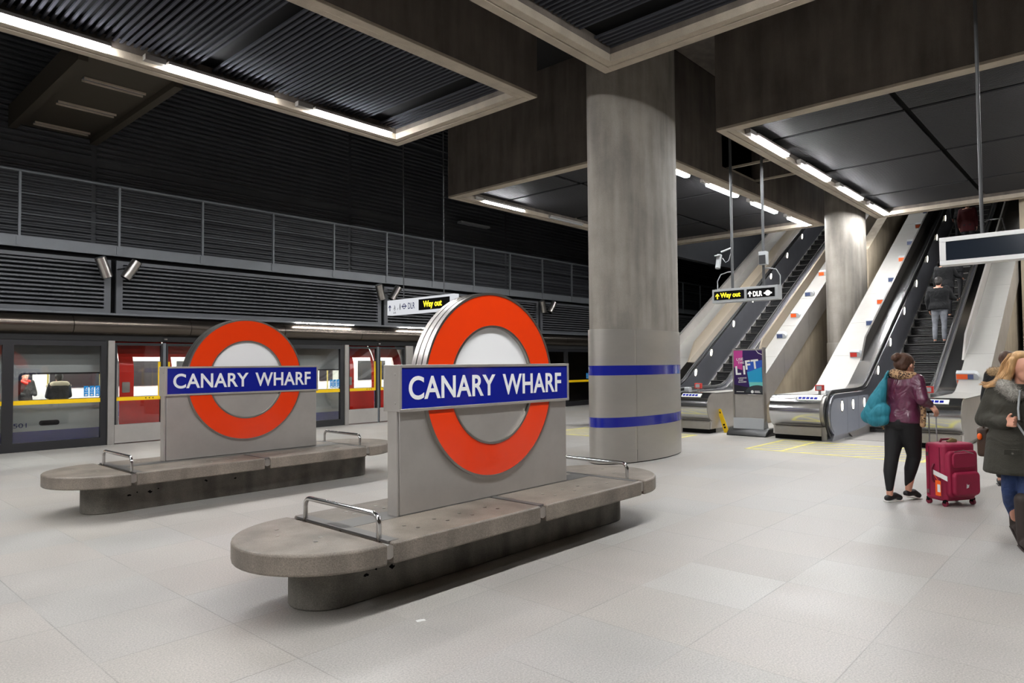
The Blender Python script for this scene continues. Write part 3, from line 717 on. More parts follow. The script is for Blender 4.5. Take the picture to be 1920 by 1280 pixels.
g = MB(); O = (SX-.007, 5.67, 3.01); ring_poly(g, O, u, v, (-.003, 0, 0), 0, 0, .026, .056, 30); g.fprism([(-.085, -.014), (.085, -.014), (.085, .014), (-.085, .014)], O, u, v, (-.004, 0, 0)); g.build('roundel_mark', 'led_white', d2)
for y in (6.50, 5.80):
    MB().tube([(SX+.12, y, z1), (SX+.12, y, 8.13)], .03, 12).build('hanging_pole', 'pole_grey', s2)
for y, s in ((6.55, 1), (5.75, -1)):
    MB().tube([(SX+.12, y+s*.30, z1), (SX+.12, y+s*.3, z1+.2), (SX+.12, y+s*.22, z1+.34), (SX+.12, y+s*.05, z1+.38), (SX+.12, y-s*.05, z1+.38)], .012, 8).build('cable', 'grey_light', s2)
cm = thing('security_camera', 'white security camera on an arm of the left sign pole', 'camera', (SX+.12, 6.68, 4.0))
d = Vector((-.25, .02, -.9)).normalized()
c0 = Vector((SX+.02, 6.75, 3.92))
MB().tube([c0-d*.02, c0+d*.3], .055, 16).build('housing', 'grey_light', cm)
MB().obox(c0+Vector((-.04, .03, .0)), (.09, .05, .02), (0, .06, 0), (-.01, 0, .012)).build('sun_shield', 'grey_light', cm)
MB().tube([(SX+.12, 6.5, 4.08), (SX+.04, 6.72, 4.0)], .02, 10).build('arm', 'grey_light', cm)
MB().tube([(SX+.1, 6.52, 3.95), (SX+.08, 6.56, 3.8), (SX+.05, 6.62, 3.76), (SX+.03, 6.68, 3.86)], .008, 6).build('cable', 'grey_light', cm)
sp = thing('loudspeaker', 'small grey box loudspeaker on the right sign pole', 'loudspeaker', (SX+.1, 5.77, 3.7))
MB().box(SX-.02, SX+.13, 5.69, 5.85, 3.62, 3.9).build('case', 'grey_light', sp, bevel=.01); MB().box(SX-.026, SX-.018, 5.70, 5.84, 3.63, 3.82).build('grille', 'train_dark', sp)

# 3: blank dark indicator board at the right edge (plane X = 9.9)
SX = 9.9
s3 = thing('indicator_board', 'white framed dark indicator board with no text hanging at the right edge', 'sign', (SX, 1.2, 2.75))
ya, yb, z0, z1 = 1.755, -.25, 2.735, 3.08
bx = MB(); bx.box(SX+.01, SX+.2, yb, ya, z0, z1); f = .07
bx.box(SX-.012, SX+.01, yb, ya, z0, z0+.055); bx.box(SX-.012, SX+.01, yb, ya, z1-.055, z1); bx.box(SX-.012, SX+.01, yb, yb+f, z0+.055, z1-.055); bx.box(SX-.012, SX+.01, ya-f, ya, z0+.055, z1-.055)
bx.build('frame', 'white', s3, bevel=.003)
scr = MB().box(SX, SX+.012, yb+.07, ya-.07, z0+.055, z1-.055).build('screen', 'screen_dark', s3) if 'screen_dark' in M else None
MB().tube([(SX+.1, 1.32, z1), (SX+.1, 1.32, 8.13)], .02, 10).build('hanging_pole', 'pole_grey', s3)
MB().tube([(SX+.1, 1.32, z1+.14), (SX+.1, 1.26, z1+.17), (SX+.1, 1.12, z1+.17), (SX+.1, 1.08, z1)], .008, 8).build('cable', 'rubber', s3)

# ------------------------------------------------------------------ escalators
TAN = math.tan(math.radians(30)); XB = 16.4; XT = 33.0
def Lz(x): return .87+max(0, x-XB)*TAN
def curve(x0, z0, dz):                       # smooth landing-to-slope bend of a line parallel to the deck
    return [(XB-.55, z0), (XB-.25, z0+.02), (XB+.1, z0+.11), (XB+.45, z0+.45*TAN), (XT, z0+(XT-XB)*TAN)]
def slope_slab(mb, x0, x1, y0, y1, za, zb):  # slab following the deck, offsets za..zb from the deck line
    xs = [x0]+[x for x in (XB-.3, XB, XB+.3) if x0 < x < x1]+[x1]
    def Z(x):
        if x <= XB-.3: return .87
        if x >= XB+.3: return Lz(x)
        t = (x-XB+.3)/.6; return .87+.3*TAN*t*t
    return mb.prism([(x, Z(x)+za) for x in xs]+[(x, Z(x)+zb) for x in xs[::-1]], y0, y1, 'y')
def casing(esc, yo, yi, lit, ovals=(), fin='steel_panel'):
    """one balustrade casing: outer side at yo, step side at yi"""
    s = 1 if yo > yi else -1                 # +1: casing lies left of the steps
    ya, yb = min(yo, yi), max(yo, yi)
    yf = yi+s*.42                            # fin
    nose = arc(14.12, .57, .30, 270, 90, 16)
    top = [(XB-.3, .86), (XB, .86+.075*TAN), (XB+.3, .86+.3*TAN), (XT, .86+(XT-XB)*TAN)]
    body = [(14.02, 0), (14.02, .27)]+nose+top+[(XT, .09+(XT-XB)*TAN), (XB-.16, 0)]
    MB().prism(body, ya+.06 if s < 0 else ya+.1, yb-.1 if s < 0 else yb-.06, 'y').build('casing_body', 'steel_dull', esc)
    # outer cladding panels
    yc = (yo, yo-s*.055)
    MB().prism([(14.0, .1), (14.02, .27)]+nose+[(XB-.3, .86), (XB-.02, .86), (XB-.02, .1)], *yc).build('side_panel', 'steel_panel', esc)
    x = XB
    while x < XT:
        x2 = min(x+1.9, XT); b0 = max(0.04, .09+(x-XB)*TAN); b1 = .09+(x2-.012-XB)*TAN
        MB().prism([(x, b0), (x2-.012, b1), (x2-.012, Lz(x2-.012)-.01), (x, Lz(x)-.01)], *yc).build('side_panel', 'steel_panel', esc)
        x = x2
    # bright rounded nose, foot plate
    n0, n1 = (yi+.16, yo-.004) if s > 0 else (yo+.004, yi-.16)
    MB().prism(arc(14.12, .57, .325, 262, 98, 20)+[(14.2, .885), (14.2, .25)], n0, n1).build('nose_cover', 'chrome', esc, smooth=50)
    MB().box(13.985, 14.3, n0+.03, n1-.03, .09, .25).build('foot_plate', 'steel_dull', esc); MB().box(13.99, 14.3, n0+.04, n1-.04, 0, .09).build('kick_strip', 'black', esc)
    # deck plates
    d0, d1 = (yf+.03, yo-.0) if s > 0 else (yo+.0, yf-.03)
    xs = [14.2, XB-.1]+[16.3+1.5*k for k in range(1, 12)]
    for a, b in zip(xs, xs[1:]): slope_slab(MB(), a+.004, b-.004, d0, d1, -.012, .012).build('deck_plate', 'deck_metal', esc)
    e0, e1 = (yi+.14, yf+.03) if s > 0 else (yf-.03, yi-.14)
    slope_slab(MB(), 14.2, XT, e0, e1, -.012, .016).build('deck_strip', 'chrome', esc)
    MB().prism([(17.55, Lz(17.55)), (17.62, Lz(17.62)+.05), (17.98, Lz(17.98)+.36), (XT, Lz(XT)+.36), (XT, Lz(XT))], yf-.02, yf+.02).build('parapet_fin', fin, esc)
    # inner balustrade with its rounded end
    p = arc(14.28, .50, .40, 250, 90, 16)+[(XB-.3, .9)]+[(XB+.05, .9+.12*TAN), (XB+.5, .93+.5*TAN), (XT, .93+(XT-XB)*TAN), (XT, -.12+(XT-XB)*TAN), (XB+.5, -.02), (XB, -.02), (14.0, 0)]
    MB().prism(p, yi, yi+s*.10).build('balustrade_panel', 'balustrade', esc)
    for xa, xb in ((None, 14.98), (14.99, 15.75), (15.76, XB+.1)):
        pp = (arc(14.28, .48, .34, 250, 90, 14)+[(xb, .82), (xb, .1), (14.15, .1)]) if xa is None else [(xa, .1), (xa, .82), (xb, .82), (xb, .1)]
        MB().prism(pp, yi-s*.004, yi-s*.0005).build('landing_panel', 'landing_steel', esc)
    slope_slab(MB(), 14.25, XT, yi-s*.0, yi+s*.05, .055, .085).build('handrail_guide', 'chrome', esc)
    hp = [(14.45, .07), (14.2, .055)]+arc(14.28, .5, .45, 255, 90, 14)+[(XB-.45, .955), (XB-.1, .985), (XB+.2, 1.09), (XB+.6, 1.0+.6*TAN), (XT, 1.0+(XT-XB)*TAN)]
    MB().tube([(x, yi+s*.055, z) for x, z in hp], .02, 10, ry=.042).build('handrail', 'rubber', esc, smooth=60)
    q = MB(); q.prism([(15.2, .0), (XB+.2, .0), (XT, -.12+(XT-XB)*TAN), (XT, .06+(XT-XB)*TAN), (XB+.25, .17), (15.0, .09)], yi-s*.035, yi-s*.001); q.build('skirt_panel', 'steel_dull', esc)
    for x in ovals:
        z = Lz(x)-.05 if x > XB+.3 else .66; tilt = 0 if x < XB+.3 else -.35
        def el(rx, rz): return [(x+rx*math.cos(a)*math.cos(tilt)-rz*math.sin(a)*math.sin(tilt), z+rx*math.cos(a)*math.sin(tilt)+rz*math.sin(a)*math.cos(tilt)) for a in [2*PI*i/24 for i in range(24)]]
        r = MB().prism(el(.07, .125), yi-s*.014, yi-s*.001).build('oval_bezel', 'chrome', esc)
        MB().prism(el(.05, .1), yi-s*.02, yi-s*.0145).build('oval_light', 'oval_glow', r)
    # safety notice on the nose, small fittings
    a = math.radians(128); O = Vector((14.12+.33*math.cos(a), 0, .57+.33*math.sin(a))); v = Vector((math.cos(a-PI/2), 0, math.sin(a-PI/2)))
    yc0 = (yi+s*.30) if s > 0 else (yo+.62)
    O.y = yc0+.28 if s > 0 else yc0
    pn = MB().obox(O+Vector((0, -.2, 0)), (0, .23, 0), v*.055, Vector((math.cos(a), 0, math.sin(a)))*.004).build('safety_notice', 'white', esc, world=True)
    g = MB()
    for k in range(5): g.obox(O+Vector((0, -.02-.075*k, 0))+Vector((math.cos(a), 0, math.sin(a)))*.005, (0, .03, 0), v*.03, Vector((math.cos(a), 0, math.sin(a)))*.001)
    g.build('notice_print', 'stripe_blue', pn)
    rb = MB().box(14.42, 14.5, yi+s*.36-.08, yi+s*.36+.08, .96, 1.08).build('stop_button_box', 'red_box', esc, bevel=.008)
    MB().box(14.415, 14.42, yi+s*.36-.05, yi+s*.36+.05, .98, 1.06).build('button_face', 'grey_light', rb); MB().box(14.44, 14.48, yi+s*.36-.02, yi+s*.36+.02, .88, .96).build('bracket', 'steel', rb)
    MB().prism(rrect(14.3, 14.46, .88, .99, .04), yi+s*.08, yi+s*.2).build('handrail_inlet', 'grey_light', esc, bevel=.01)
def marker(esc, x, y, m, w=.17):
    z = Lz(x)+.01; c = math.cos(math.radians(30)); sn = math.sin(math.radians(30)); ux = Vector((c, 0, sn)); nz = Vector((-.12, 0, .99))
    O = Vector((x, y, z))
    g = MB()                                   # arrow-ended block standing on the deck
    pts = [(-w/2, 0), (w/2, 0), (w/2+.07, .0), (w/2+.09, .06), (w/2+.05, .12), (w/2, .14), (-w/2, .14)]
    g.fprism(pts, O+ux*-.05, Vector((0, -1, 0)), nz, ux*.12); b = g.build('deck_marker', 'grey_light', esc, bevel=.004)
    q = MB(); q.fprism([(-w/2+.01, .02), (w/2-.01, .02), (w/2-.01, .12), (-w/2+.01, .12)], O+ux*-.052, Vector((0, -1, 0)), nz, ux*-.003); q.build('marker_face', m, b)
    if w > .3 and y < 5: q = MB(); q.fprism([(.05, .02), (w/2-.01, .02), (w/2-.01, .12), (.05, .12)], O+ux*-.0555, Vector((0, -1, 0)), nz, ux*-.002); q.build('marker_face', 'marker_blue', b)
def steps(esc, y0, y1):
    MB().box(14.6, XB+.02, y0, y1, .0, .006).build('comb_plate', 'steel_dull', esc)
    for k in range(40):
        x = XB+.4*k; z = .231*(k+.55)
        if x > XT: break
        g = MB(); g.box(x, x+.41, y0, y1, z-.03, z); rb = [(x+.005+.012*(i % 2), z-.03-.02*i) for i in range(12)]
        g.prism([(x+.02, z-.26)]+rb[::-1]+[(x+.06, z-.03), (x+.06, z-.26)], y0, y1)
        st = g.build('step', 'step_dark', esc, smooth=0)
        MB().box(x-.004, x+.03, y0, y1, z-.012, z+.003).build('step_edge', 'step_edge', st)
mat('landing_steel', (168, 172, 182), .38, .35, .06, 1)
mat('step_worn', (120, 118, 112), .6, .3, .6, 14)
e1 = thing('escalator', 'left escalator rising right of the big column, behind the lift poster stand', 'escalator', (15, 8.3, 0), group='escalators')
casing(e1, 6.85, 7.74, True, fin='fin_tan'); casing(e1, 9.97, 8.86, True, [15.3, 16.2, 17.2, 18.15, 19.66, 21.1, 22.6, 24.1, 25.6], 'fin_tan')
steps(e1, 7.79, 8.81)
e2 = thing('escalator', 'right escalator with people riding up, behind the woman with the suitcase', 'escalator', (15, 3.7, 0), group='escalators')
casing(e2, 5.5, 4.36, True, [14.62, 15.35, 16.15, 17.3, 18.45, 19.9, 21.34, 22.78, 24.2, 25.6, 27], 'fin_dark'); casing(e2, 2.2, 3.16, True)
steps(e2, 3.21, 4.31)
for i, x in enumerate((18.7, 19.76, 20.95, 22.2)): marker(e1, x, 7.1, 'orange' if i % 2 else 'marker_blue')
for i, x in enumerate((17.76, 19.18, 20.24, 21.45, 22.67, 23.75, 24.95, 26.1)): marker(e2, x, 4.98, 'red_box' if i == 0 else ('marker_blue' if i % 2 else 'orange'))
marker(e1, 21.0, 9.5, 'orange', .3); marker(e2, 16.9, 2.6, 'orange', .32)
# outer edge rail of the left escalator
slope_slab(MB(), 18.2, XT, 9.97, 10.05, -.1, .32).build('edge_rail', 'steel_panel', e1)
# concrete below and between the escalators
def wedge(n, y0, y1): return struct(MB().prism([(XB-.9, 0), (XB-.9, .02), (XB-.15, .05), (XT, .05+(XT-XB)*TAN), (XT, 0)], y0, y1).build(n, 'wall_concrete'))
wedge('wall_escalator_left', 6.92, 7.66); wedge('wall_escalator_far', 8.95, 9.9); wedge('wall_escalator_right', 2.27, 3.08); wedge('wall_escalator_middle', 4.5, 5.43)
struct(MB().prism([(22.0, 0), (22.0, Lz(22)+.75), (XT, Lz(XT)+.75), (XT, 0)], 5.72, 6.0).build('wall_between', 'wall_concrete'))
struct(MB().box(22.2, 40, 12.72, 13.0, 5.6, 17.4).build('wall_shaft_left', 'louvre_dark'))

# ------------------------------------------------------------------ painted boxes on the floor
def hatch(x0, x1, y0, y1, lb, mids=()):
    t = thing('floor_marking', lb, 'floor marking', (x0, y0, 0)); z0, z1 = .0005, .0025; w = .07
    b = MB(); b.box(x0, x0+w, y0, y1, z0, z1); b.box(x1-w, x1, y0, y1, z0, z1); b.box(x0+w, x1-w, y0, y0+w, z0, z1); b.box(x0+w, x1-w, y1-w, y1, z0, z1)
    for m in mids: b.box(x0+w, x1-w, m, m+w, z0, z1)
    b.build('border_line', 'yellow_paint', t)
    k = x0+y0+.25
    while k < x1+y1-.05:
        pts = []
        xa = max(x0+w, k-(y1-w)); xb = min(x1-w, k-(y0+w))
        if xb-xa > .1: MB().prism([(xa, k-xa-.035), (xa+.0, k-xa+.035), (xb, k-xb+.035), (xb, k-xb-.035)], z0, z1*.9, 'z').build('hatch_line', 'yellow_paint', t)
        k += .42
    return t
hatch(11.93, 13.75, 2.4, 5.22, 'worn yellow hatched box on the floor before the right escalator', (4.55,))
hatch(11.93, 13.55, 6.95, 9.9, 'worn yellow hatched box on the floor behind the big column', ())

# ------------------------------------------------------------------ poster stand
ps = thing('poster_stand', 'silver poster stand with the USE THE LIFT poster before the left escalator', 'poster stand', (14.3, 6.06, 0))
ya, yb, X0 = 6.40, 5.72, 14.12
MB().prism([(13.93, 0), (14.62, 0), (14.56, .07), (14.42, .16), (14.1, .16), (13.99, .07)], 5.62, 6.5).build('rubber_base', 'rubber', ps, bevel=.03)
MB().prism([(X0-.04, .12), (X0+.24, .12), (X0+.14, .37), (X0-.02, .37)], yb+.01, ya-.01).build('plinth', 'grey_light', ps, bevel=.005)
g = MB(); g.box(X0-.01, X0+.12, ya-.03, ya, .3, 1.84); g.box(X0-.01, X0+.12, yb, yb+.03, .3, 1.86); g.box(X0, X0+.1, yb+.03, ya-.03, 1.80, 1.83); g.box(X0-.006, X0+.1, yb+.03, ya-.03, .85, .87)
g.build('frame', 'steel', ps, bevel=.003)
MB().box(X0+.01, X0+.09, yb+.03, ya-.03, .37, .85).build('lower_panel', 'steel_dull', ps)
mat('poster_purple', (46, 20, 84), .3); mat('poster_pink', (186, 62, 140), .3); mat('poster_cyan', (30, 150, 196), .3); mat('poster_sky', (40, 84, 180), .3); mat('poster_teal', (110, 196, 190), .3); mat('poster_dark', (22, 22, 34), .3); mat('poster_arch', (52, 56, 62), .3)
po = MB().box(X0, X0+.02, yb+.03, ya-.03, .87, 1.80).build('poster', 'poster_purple', ps)
W, H = ya-yb-.06, .93; O = Vector((X0-.0012, ya-.03, .87)); u, v = Vector((0, -1, 0)), Vector((0, 0, 1))
def shape(pts, m, d=.001, nm='poster_shape'): MB().fprism([(a*W, b*H) for a, b in pts], O-Vector((d, 0, 0)), u, v, (.001, 0, 0)).build(nm, m, po)
shape([(0, 0), (1, 0), (1, .1), (0, .22)], 'poster_dark'); shape([(0, .62), (.3, .55), (.32, 1), (0, 1)], 'poster_pink')
shape([(.47, .5), (.98, .62), (1, .16), (.55, .16)], 'poster_cyan', .0014); shape([(.5, .74), (.47, .5), (.98, .5), (1, .78)], 'poster_sky', .0012); shape([(.53, .28), (1, .28), (1, .14), (.56, .14)], 'poster_teal', .0018)
shape(arc(.82, .02, .42, 0, 180, 16, .18)[:0]+[(max(0, min(1, a)), b) for a, b in arc(.82, .04, .42, 0, 180, 18, .17)], 'poster_arch', .0022)
shape([(.78, 1), (.86, .93), (1, .89), (1, .905), (.87, .945), (.80, 1)], 'white', .002)
def pt(s, a, b, w_, h_, rot=.06, bold=.02, sp=1.0):
    q = math.cos(rot); uu = u*q+v*math.sin(rot); vv = v*q-u*math.sin(rot)
    text('lettering', s, O+u*a*W+v*b*H-Vector((.0035, 0, 0)), uu, vv, w_*W, h_*H, 'white', po, .001, bold=bold, spacing=sp)
pt('USE', .1, .765, .24, .06, bold=.012, sp=1.1); pt('THE', .15, .69, .22, .055, bold=.012, sp=1.1); pt('LI', .07, .44, .34, .2, bold=.03, sp=1.35); pt('FT', .43, .56, .46, .21, .1, bold=.03, sp=1.15)
pt('BUGGIES', .16, .26, .28, .03); pt('AND', .17, .305, .16, .03); pt('LUGGAGE', .15, .35, .3, .03)
shape(disc_poly(0, 0, 0) if 0 else [(.64+.05*math.cos(a), .06+.035*math.sin(a)) for a in [2*PI*i/20 for i in range(20)]], 'white', .003)
shape([(.72, .065), (.9, .065), (.9, .08), (.72, .08)], 'white', .003); shape([(.72, .04), (.92, .04), (.92, .052), (.72, .052)], 'white', .003); shape([(.08, .05), (.35, .05), (.35, .06), (.08, .06)], 'white', .003)

# yellow board leaning beside the stand
yw = thing('wet_floor_sign', 'narrow yellow caution board leaning on the left escalator casing beside the poster stand', 'caution sign', (14.4, 6.7, 0))
a, b = Vector((14.43, 6.70, .0)), Vector((14.38, 6.85, .53)); d = (b-a).normalized(); sx = Vector((-.4, .9, 0)).cross(d).normalized()*-.0
wv = Vector((.12, -.99, .0)); wv = (wv-d*wv.dot(d)).normalized()
nrm = wv.cross(d).normalized()
MB().fprism([(-.055, 0), (.055, 0), (.04, .53), (-.03, .55), (-.045, .53)], a, wv, d, nrm*.02).build('board', 'yellow', yw, bevel=.004)
g = MB()
for z0, z1, ww in ((.1, .14, .02), (.16, .2, .02), (.44, .48, .012)):
    g.fprism([(-ww, z0), (ww, z0), (ww, z1), (-ww, z1)], a-nrm*.002*(1 if nrm.x > 0 else -1)+(nrm*.02 if nrm.x < 0 else Vector((0, 0, 0))), wv, d, nrm*.001*(-1 if nrm.x > 0 else 1))
g.build('print', 'black', yw)

# ------------------------------------------------------------------ people
mat('skin', (206, 150, 126), .5, 0, .05, 20)
mat('leather', (84, 34, 58), .36, 0, .22, 5, .35, 22, coat=.1, fold=.7, fscale=6)
mat('leggings', (15, 14, 17), .75)
mat('shoe_black', (18, 17, 18), .6); mat('sole', (222, 220, 214), .6)
mat('teal', (38, 128, 146), .7, 0, .15, 4, .3, 30, stretch=(1, 1, .3), fold=.9, fscale=9)
mat('hair_brown', (74, 48, 34), .6, 0, .35, 40, .6, 70, stretch=(1, 1, .3))
mat('hair_dark', (28, 22, 20), .6, 0, .2, 40, .5, 60)
mat('hair_blonde', (186, 146, 98), .5, 0, .3, 30, .7, 60, stretch=(1, 1, .25))
mat('parka', (52, 50, 42), .85, 0, .12, 9, .4, 120, fold=.8, fscale=4)
mat('fur_grey', (150, 146, 138), .95, 0, .35, 50, 1, 90)
mat('fur_tan', (168, 140, 104), .95, 0, .35, 50, 1, 90)
mat('denim', (36, 56, 98), .8, 0, .35, 9, .3, 160, fold=.6, fscale=9)
mat('denim_grey', (120, 122, 128), .8, 0, .35, 9, .3, 160)
mat('boot', (48, 38, 34), .7, 0, .1, 10)
mat('jacket_black', (9, 10, 13), .9, 0, .2, 8, .3, 30, fold=.7, fscale=5)
mat('burgundy', (150, 22, 62), .6, 0, .1, 10, .25, 260)
mat('burgundy_dark', (112, 14, 44), .5)
mat('tag_orange', (240, 96, 20), .4); mat('bag_brown', (66, 44, 30), .5); mat('coat_red', (66, 12, 16), .9)
mat('khaki', (112, 98, 64), .8); mat('lips', (168, 84, 78), .5)
def leopard():
    m, t, p = nt('leopard'); tc = N(t, 'ShaderNodeTexCoord'); v = N(t, 'ShaderNodeTexVoronoi'); v.inputs['Scale'].default_value = 42; v.inputs['Randomness'].default_value = 1
    t.links.new(tc.outputs['Object'], v.inputs['Vector']); r = N(t, 'ShaderNodeValToRGB'); e = r.color_ramp.elements
    e[0].position = .22; e[0].color = (*lin((150, 104, 70)), 1); e[1].position = .6; e[1].color = (*lin((172, 136, 100)), 1)
    x = e.new(.3); x.color = (*lin((36, 24, 18)), 1); x = e.new(.46); x.color = (*lin((40, 27, 20)), 1); x = e.new(.52); x.color = (*lin((176, 140, 104)), 1)
    t.links.new(v.outputs['Distance'], r.inputs[0]); t.links.new(r.outputs[0], p.inputs['Base Color']); p.inputs['Roughness'].default_value = .8; M['leopard'] = m
leopard()
def blob(name, caps, m, parent, vox=.012, smooth=6, ells=(), base=None):
    """one continuous surface grown round tapered limbs and ellipsoids (local coordinates)"""
    mb = base or MB()
    for c in caps:
        for (p, r), (q, s) in zip(c, c[1:]):
            p, q = Vector(p), Vector(q); d = q-p; L = d.length
            if L < 1e-5: continue
            d /= L; pts = []; rs = []
            for i in range(5): a = PI/2*i/4; pts.append(p-d*(r*math.cos(a))); rs.append(max(r*math.sin(a), .0006))
            for i in range(5): a = PI/2*i/4; pts.append(q+d*(s*math.sin(a))); rs.append(max(s*math.cos(a), .0006))
            mb.tube(pts, rs, 14)
    for c, rx, ry, rz in ells: mb.ellip(c, rx, ry, rz, 18, 12)
    o = mb.build(name, m, parent, world=False, smooth=0)
    r = o.modifiers.new('r', 'REMESH'); r.mode = 'VOXEL'; r.voxel_size = vox
    k = o.modifiers.new('s', 'SMOOTH'); k.factor = .5; k.iterations = smooth
    dg = bpy.context.evaluated_depsgraph_get(); me = bpy.data.meshes.new_from_object(o.evaluated_get(dg)); me.name = name
    o.modifiers.clear(); old = o.data; o.data = me; bpy.data.meshes.remove(old)
    me.polygons.foreach_set('use_smooth', [True]*len(me.polygons))
    if not me.materials: me.materials.append(M[m])
    return o
def tufts(o, m, n, ln, r=.0016, droop=0, name='fur_tufts'):
    """short fur hairs standing on a part"""
    rn = random.Random(n); me = o.data; ps = list(me.polygons); mb = MB()
    for i in range(n):
        p = rn.choice(ps); c = p.center; nn = Vector(p.normal)
        d = (nn+Vector((rn.uniform(-.6, .6), rn.uniform(-.6, .6), rn.uniform(-.6, .4)-droop))).normalized()
        a = d.cross(Vector((.3, .5, .8))).normalized(); b = d.cross(a); q = c+d*ln*rn.uniform(.6, 1.3)
        mb.add([c+a*r-nn*.004, c-a*r*.5+b*r-nn*.004, c-a*r*.5-b*r-nn*.004, q], [(0, 1, 3), (1, 2, 3), (2, 0, 3)])
    f = mb.build(name, m, o, world=False, smooth=0, fix=False); f['kind'] = 'stuff'; return f
def strands(par, paths, m, n, spread, r=.0035):
    rn = random.Random(7); mb = MB()
    for k in range(n):
        P_ = rn.choice(paths); ox, oy = rn.gauss(0, spread), rn.gauss(0, spread); ph = rn.uniform(0, 6)
        mb.tube([Vector(p)+Vector((ox*(1-.3*i/len(P_)), oy, rn.uniform(-.006, .006)+.004*math.sin(ph+i*1.7))) for i, p in enumerate(P_)], [r*(1-.75*i/(len(P_)-1)) for i in range(len(P_))], 5)
    f = mb.build('hair_strands', m, par, world=False, smooth=60, fix=False); f['kind'] = 'stuff'; return f
def hand(wr, d, side, curl=.5, k=1.0, palm=None):
    """palm and five fingers from the wrist along d; side = thumb direction; palm = direction the palm faces"""
    wr, d, side = Vector(wr), Vector(d).normalized(), Vector(side); side = (side-d*side.dot(d)).normalized()
    pn = Vector(palm) if palm is not None else d.cross(side); pn = (pn-d*pn.dot(d)-side*pn.dot(side)).normalized()
    caps = []
    for i, (off, ln) in enumerate(((.030, .072), (.010, .080), (-.011, .074), (-.031, .058))):
        b = wr+d*(.085*k)+side*off*k
        caps.append([(wr+d*.012*k+side*off*.55*k, .014*k), (b, .0115*k)])
        dd = d; p = b; ch = [(p, .0095*k)]
        for j, f in enumerate((.45, .32, .23)):
            ang = curl*(1.0+.12*i)*(.9 if j else .7); dd = (dd*math.cos(ang)+pn*math.sin(ang)).normalized()
            pn2 = (pn*math.cos(ang)-dd*math.sin(ang)).normalized() if 0 else pn
            p = p+dd*ln*f*k; ch.append((p, (.0088-.0009*j)*k))
        caps.append(ch)
    t0 = wr+d*.02*k+side*.022*k; t1 = t0+(d*.6+side*.75+pn*.2).normalized()*.036*k; t2 = t1+(d*.85+side*.3+pn*.45).normalized()*.03*k; t3 = t2+(d*.85+pn*.55).normalized()*.024*k
    caps.append([(t0, .014*k), (t1, .011*k), (t2, .0095*k), (t3, .0078*k)])
    return caps
J0 = dict(head=(.01, 0, 1.53), neck=(-.01, 0, 1.40), chest=(-.02, 0, 1.22), waist=(0, 0, 1.03), pelvis=(-.01, 0, .92),
          shL=(-.02, .165, 1.36), elL=(-.04, .22, 1.08), wrL=(.04, .22, .85), shR=(-.02, -.165, 1.36), elR=(-.04, -.22, 1.08), wrR=(.04, -.22, .85),
          hipL=(0, .085, .88), knL=(.02, .10, .48), anL=(-.02, .10, .08), toL=(.13, .12, .03), hipR=(0, -.085, .88), knR=(.02, -.10, .48), anR=(-.02, -.10, .08), toR=(.13, -.12, .03))
def person(t, J, skin='skin', vox=.010, hands=None, fingers=True, face=True, headyaw=0):
    g = {k: Vector(v) for k, v in {**J0, **J}.items()}
    caps = [[(g['neck']-Vector((.01, 0, .04)), .055), (g['neck']+Vector((0, 0, .05)), .05), (g['head']-Vector((0, 0, .03)), .055)],
            [(g['neck']-Vector((.02, 0, .05)), .075), (g['chest'], .115), (g['waist'], .10), (g['pelvis'], .12)],
            [(g['shL'], .05), (g['shR'], .05)]]
    for s in 'LR':
        caps.append([(g['sh'+s], .05), (g['el'+s], .036), (g['wr'+s], .024)])
        caps.append([(g['hip'+s], .085), (g['kn'+s], .05), (g['kn'+s]*.55+g['an'+s]*.45, .048), (g['an'+s], .034)])
        caps.append([(g['an'+s]-Vector((0, 0, .03)), .03), (g['to'+s], .024)])
        if fingers:
            d = g['wr'+s]-g['el'+s]; hd = (hands or {}).get(s)
            if hd: caps += hand(g['wr'+s], *hd)
            else: caps += hand(g['wr'+s], d, (1, 0, 0), .35, .95, (0, -1 if s == 'L' else 1, 0))
    cy, sy = math.cos(headyaw), math.sin(headyaw); H = g['head']
    F = lambda x, y, z: H+Vector((x*cy-y*sy, x*sy+y*cy, z))
    ells = [(H+Vector((0, 0, .03)), .092, .076, .105), (F(.025, 0, -.045), .062, .056, .07)]
    if face:
        caps += [[(F(.088, 0, .012), .009), (F(.108, 0, -.022), .0135)], [(F(.082, -.025, -.062), .011), (F(.082, .025, -.062), .011)], [(F(.075, 0, -.10), .018), (F(.07, 0, -.095), .02)],
                 [(F(.0, .078, .01), .013), (F(-.012, .083, -.02), .01)], [(F(.0, -.078, .01), .013), (F(-.012, -.083, -.02), .01)], [(F(.082, -.04, .035), .010), (F(.086, .04, .035), .010)]]
    b = blob('body', caps, skin, t, vox, 4, ells)
    if face:
        for s in (-1, 1):
            e = MB().ellip(F(.079, s*.031, .014), .010, .0125, .0075, 12, 8).build('eye', 'white', b, world=False)
            MB().ellip(F(.0875, s*.031, .0135), .003, .0058, .0062, 10, 6).build('iris', 'hair_dark', b, world=False)
            MB().tube([F(.090, s*.014, .036), F(.093, s*.032, .043), F(.084, s*.05, .037)], .004, 6).build('eyebrow', 'hair_brown', b, world=False)
        MB().tube([F(.086, -.023, -.066), F(.094, 0, -.063), F(.086, .023, -.066)], .0055, 8).build('lips', 'lips', b, world=False)
    return g
